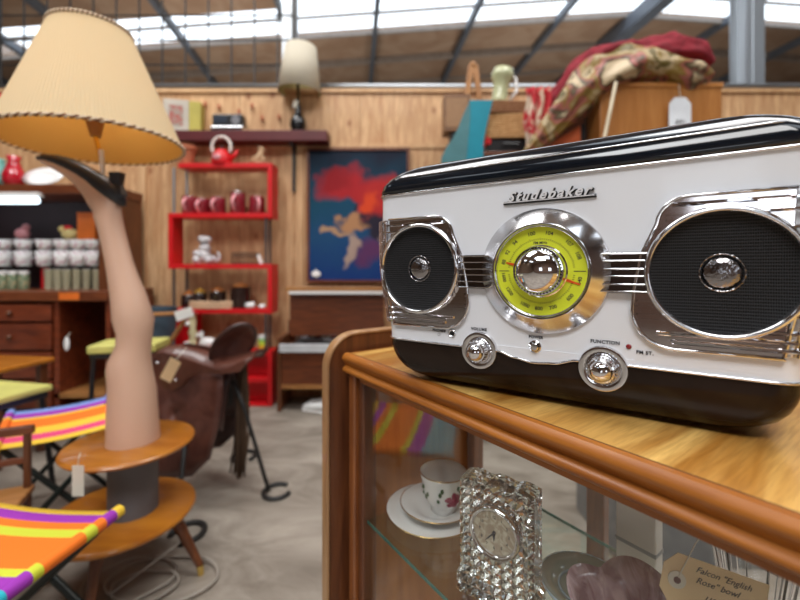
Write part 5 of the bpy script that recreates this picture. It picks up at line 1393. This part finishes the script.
# oak cupboard with quilt
WYf = 2.2
wr = thing('oak_cupboard', 'tall orange oak cupboard behind the radio with a quilt thrown over', 'cupboard', (0,0,0))
wx0, wx1 = BX(600,WYf), BX(722,WYf); wz = BZ(84,WYf)
M_honey = wood('honey_veneer', (.56,.25,.07), (.42,.16,.035), 'Z', 3, 8, .4, .2)
MB().box(wx0, wx1, WYf, WYf+.45, .08, wz).build('carcass', M_honey, wr, bevel=.006)
MB().box(wx0-.005, wx1+.005, WYf-.008, WYf+.45, wz-.02, wz+.006).build('top_edge', M_honey, wr, bevel=.003)
for x0_, x1_ in ((wx0+.01, (wx0+wx1)/2-.002), ((wx0+wx1)/2+.002, wx1-.01)): d_ = MB().box(x0_, x1_, WYf-.012, WYf, .12, 1.0).build('door', M_honey, wr, bevel=.003); MB().sphere(((x0_+x1_)/2, WYf-.02, .9), .015, 10).build('knob', M_brass, d_, smooth=True)
MB().box(wx0+.02, wx1-.02, WYf+.02, WYf+.43, 0, .08).build('plinth', M_walnut, wr)
w2 = thing('honey_side_box', 'honey brown wooden cabinet end under the hanging quilt left of the oak cupboard', 'cabinet', (0,0,0))
MB().box(BX(572,2.32), wx0-.03, 2.32, 2.55, .0, BZ(100,2.32)).build('carcass', M_honey, w2, bevel=.004)
MB().box(BX(572,2.32)-.004, wx0-.03, 2.31, 2.55, BZ(100,2.32), BZ(100,2.32)+.02).build('top_edge', M_oakX, w2)
st_ = MB().cyl(P(604, 140, 2.1), P(616, 82, 2.1), .009, seg=8)
st_.cyl(P(604, 140, 2.1), Vector((P(604,140,2.1).x-.15, 2.1, 0)), .009, seg=8)
tag(st_.build('slim_pale_stick', M_cream, smooth='auto'), 'slim pale stick leaning against the oak cupboard under the quilt', 'stick')
t = thing('cupboard_price_tag', 'white tag with clipped corners hanging on the oak cupboard', 'price tag', P(680, 112, WYf-.02))
MB().prism([(-.06,-.085),(.06,-.085),(.06,.045),(.03,.08),(-.03,.08),(-.06,.045)], -.001, .001).build('card', plain('white_card', (.75,.78,.82), .8), t)
MB().tube([(0,0,.07),(0,.004,.12),(.0,.01,.16)], .002, 5).build('string', M_paper, t)
g = MB(); g.mesh(text_mesh('$85-', .032, Matrix.Translation((0,-.0016,-.055)) @ FACE, .0002, shear=.3)); g.build('handwriting', M_ink, t)
# quilt: a thick crumpled roll of cloth over the cupboard top
def cloth_roll(name, path, rad_, seed, mt, amp=.35, fl=1.0):
    pts = []; 
    for i in range(len(path)-1):
        for q in range(10): pts.append(path[i].lerp(path[i+1], q/10))
    pts.append(path[-1]); n = len(pts)
    # smooth
    for _ in range(12): pts = [pts[0]]+[(pts[i-1]+pts[i]*2+pts[i+1])/4 for i in range(1, n-1)]+[pts[-1]]
    rings = []; rr = []
    for i in range(n):
        k = i/(n-1)*(len(rad_)-1); a = int(min(k, len(rad_)-2)); rr.append(rad_[a]+(rad_[a+1]-rad_[a])*(k-a))
    SEG = 40
    for i, p_ in enumerate(pts):
        tn = (pts[min(i+1,n-1)]-pts[max(i-1,0)]).normalized()
        b_ = Vector((0,1,0)); a_ = b_.cross(tn).normalized()
        rg = []
        for k in range(SEG):
            an = 2*PI*k/SEG; d = a_*math.cos(an)+b_*math.sin(an)
            nn = noise.noise(p_*5+d*1.3+Vector((seed,0,0)))+.5*noise.noise(p_*11+d*3+Vector((0,seed,0)))
            fold = .22*math.sin(3*an+seed+p_.x*6)+.12*math.sin(7*an+p_.x*13)
            r = rr[i]*(1+amp*nn+fold*amp*1.6)
            rg.append(p_+a_*math.cos(an)*r+b_*math.sin(an)*r*fl)
        rings.append(rg)
    return MB().loft(rings).build(name, mt, None, smooth=True)
M_quilt = blotch('olive_floral_quilt', [(.05,.04,.008),(.13,.09,.012),(.50,.38,.22),(.24,.15,.015),(.40,.12,.10),(.05,.04,.01),(.58,.45,.28)], 6, .5, 0, .9)
YQ = 2.22
tag(cloth_roll('floral_quilt', [P(528,152,YQ), P(548,128,YQ), P(572,102,YQ), P(600,76,YQ), P(632,62,YQ), P(662,68,YQ), P(690,76,YQ), P(708,80,YQ)], [.03,.06,.09,.10,.09,.08,.085,.045], 3.1, M_quilt), 'crumpled olive and cream floral quilt heaped on the oak cupboard', 'quilt')
M_redc = blotch('deep_red_cloth', [(.13,.006,.012),(.26,.012,.025),(.18,.007,.015)], 12, .85)
YR = 2.42
tag(cloth_roll('red_blanket', [P(535,135,YR), P(556,104,YR), P(580,78,YR), P(605,58,YR), P(640,52,YR), P(668,50,YR), P(694,56,YR), P(706,68,YR)], [.05,.08,.09,.07,.06,.09,.09,.05], 8.4, M_redc), 'deep red blanket bunched behind the floral quilt', 'blanket')

t = thing('added_dark_trunk', 'dark grey trunk added behind the display cabinet to darken the view through its glass', 'trunk', (1.15, 1.6, 0))
MB().box(-.36,.36,-.2,.2,0,.36).build('trunk_body', blotch('trunk_grey', [(.05,.055,.06),(.09,.095,.10),(.14,.14,.14)], 5, .5), t, bevel=.01)  # trunk added to darken the floor seen through the cabinet glass
MB().box(-.37,.37,-.21,.21,.36,.44).build('lid', plain('trunk_lid', (.10,.11,.115), .4), t, bevel=.012)
MB().box(-.04,.04,-.222,-.208,.30,.38).build('latch', M_brass, t, bevel=.003)
t = thing('pale_topped_table', 'pale green topped table left of the striped stools, seen reflected in the cabinet glass', 'table', (-1.95, .98, 0))
MB().box(-.45,.42,-.26,.26,.60,.63).build('tabletop', plain('pale_green_laminate', (.62,.60,.42), .4), t, bevel=.004)
MB().box(-.42,.39,-.24,.24,.55,.60).build('apron', M_black, t)
for x in (-.40,.37):
    for y in (-.2,.2): MB().box(x-.018,x+.018,y-.018,y+.018,0,.55).build('leg', M_walnut, t)

# ------------------------------------------------------------------ CAMERA, LIGHT, WORLD
cam = bpy.data.cameras.new('camera'); co = bpy.data.objects.new('camera', cam); COL.objects.link(co)
co.location = (0, 0, H); co.rotation_euler = (PI/2, 0, 0)
cam.sensor_width = 36; cam.lens = 18; cam.shift_y = -(300-HY)/800; cam.clip_start = .02
cam.dof.use_dof = True; cam.dof.focus_distance = .44; cam.dof.aperture_fstop = 3.2
sc.camera = co
def area(name, loc, rot, sx_, sy, power, col):
    l = bpy.data.lights.new(name, 'AREA'); l.shape = 'RECTANGLE'; l.size = sx_; l.size_y = sy; l.energy = power; l.color = col
    o = bpy.data.objects.new(name, l); COL.objects.link(o); o.location = loc; o.rotation_euler = [R(a) for a in rot]; return o
area('overhead_fill_light', (-1.8, 1.6, 5.3), (0,0,0), 2.6, 1.6, 135, (1,.98,.96))  # area lamps added to stand in for daylight from unseen overhead skylights
area('overhead_fill_light', (2.0, .8, 5.3), (0,0,0), 2.6, 1.6, 110, (1,.98,.96))
area('overhead_fill_light', (-1.0, -2.6, 5.3), (20,0,-8), 3.0, 1.8, 190, (1,.99,.98))
area('roof_fill_uplight', (-3, 7, 2.4), (180,0,0), 3, 1.5, 90, (1,.9,.8))  # added unseen uplights that brighten the roof
area('roof_fill_uplight', (3.5, 7.5, 2.4), (180,0,0), 3, 1.5, 90, (1,.93,.85))
w = bpy.data.worlds.new('world'); sc.world = w; w.use_nodes = True
nt = w.node_tree
bgn = nt.nodes['Background']; bgn.inputs[0].default_value = (.86,.93,1,1); bgn.inputs[1].default_value = 2.6
sc.view_settings.view_transform = 'Standard'; sc.view_settings.look = 'None'
sc.view_settings.exposure = 0; sc.view_settings.gamma = 1; sc.view_settings.use_curve_mapping = False
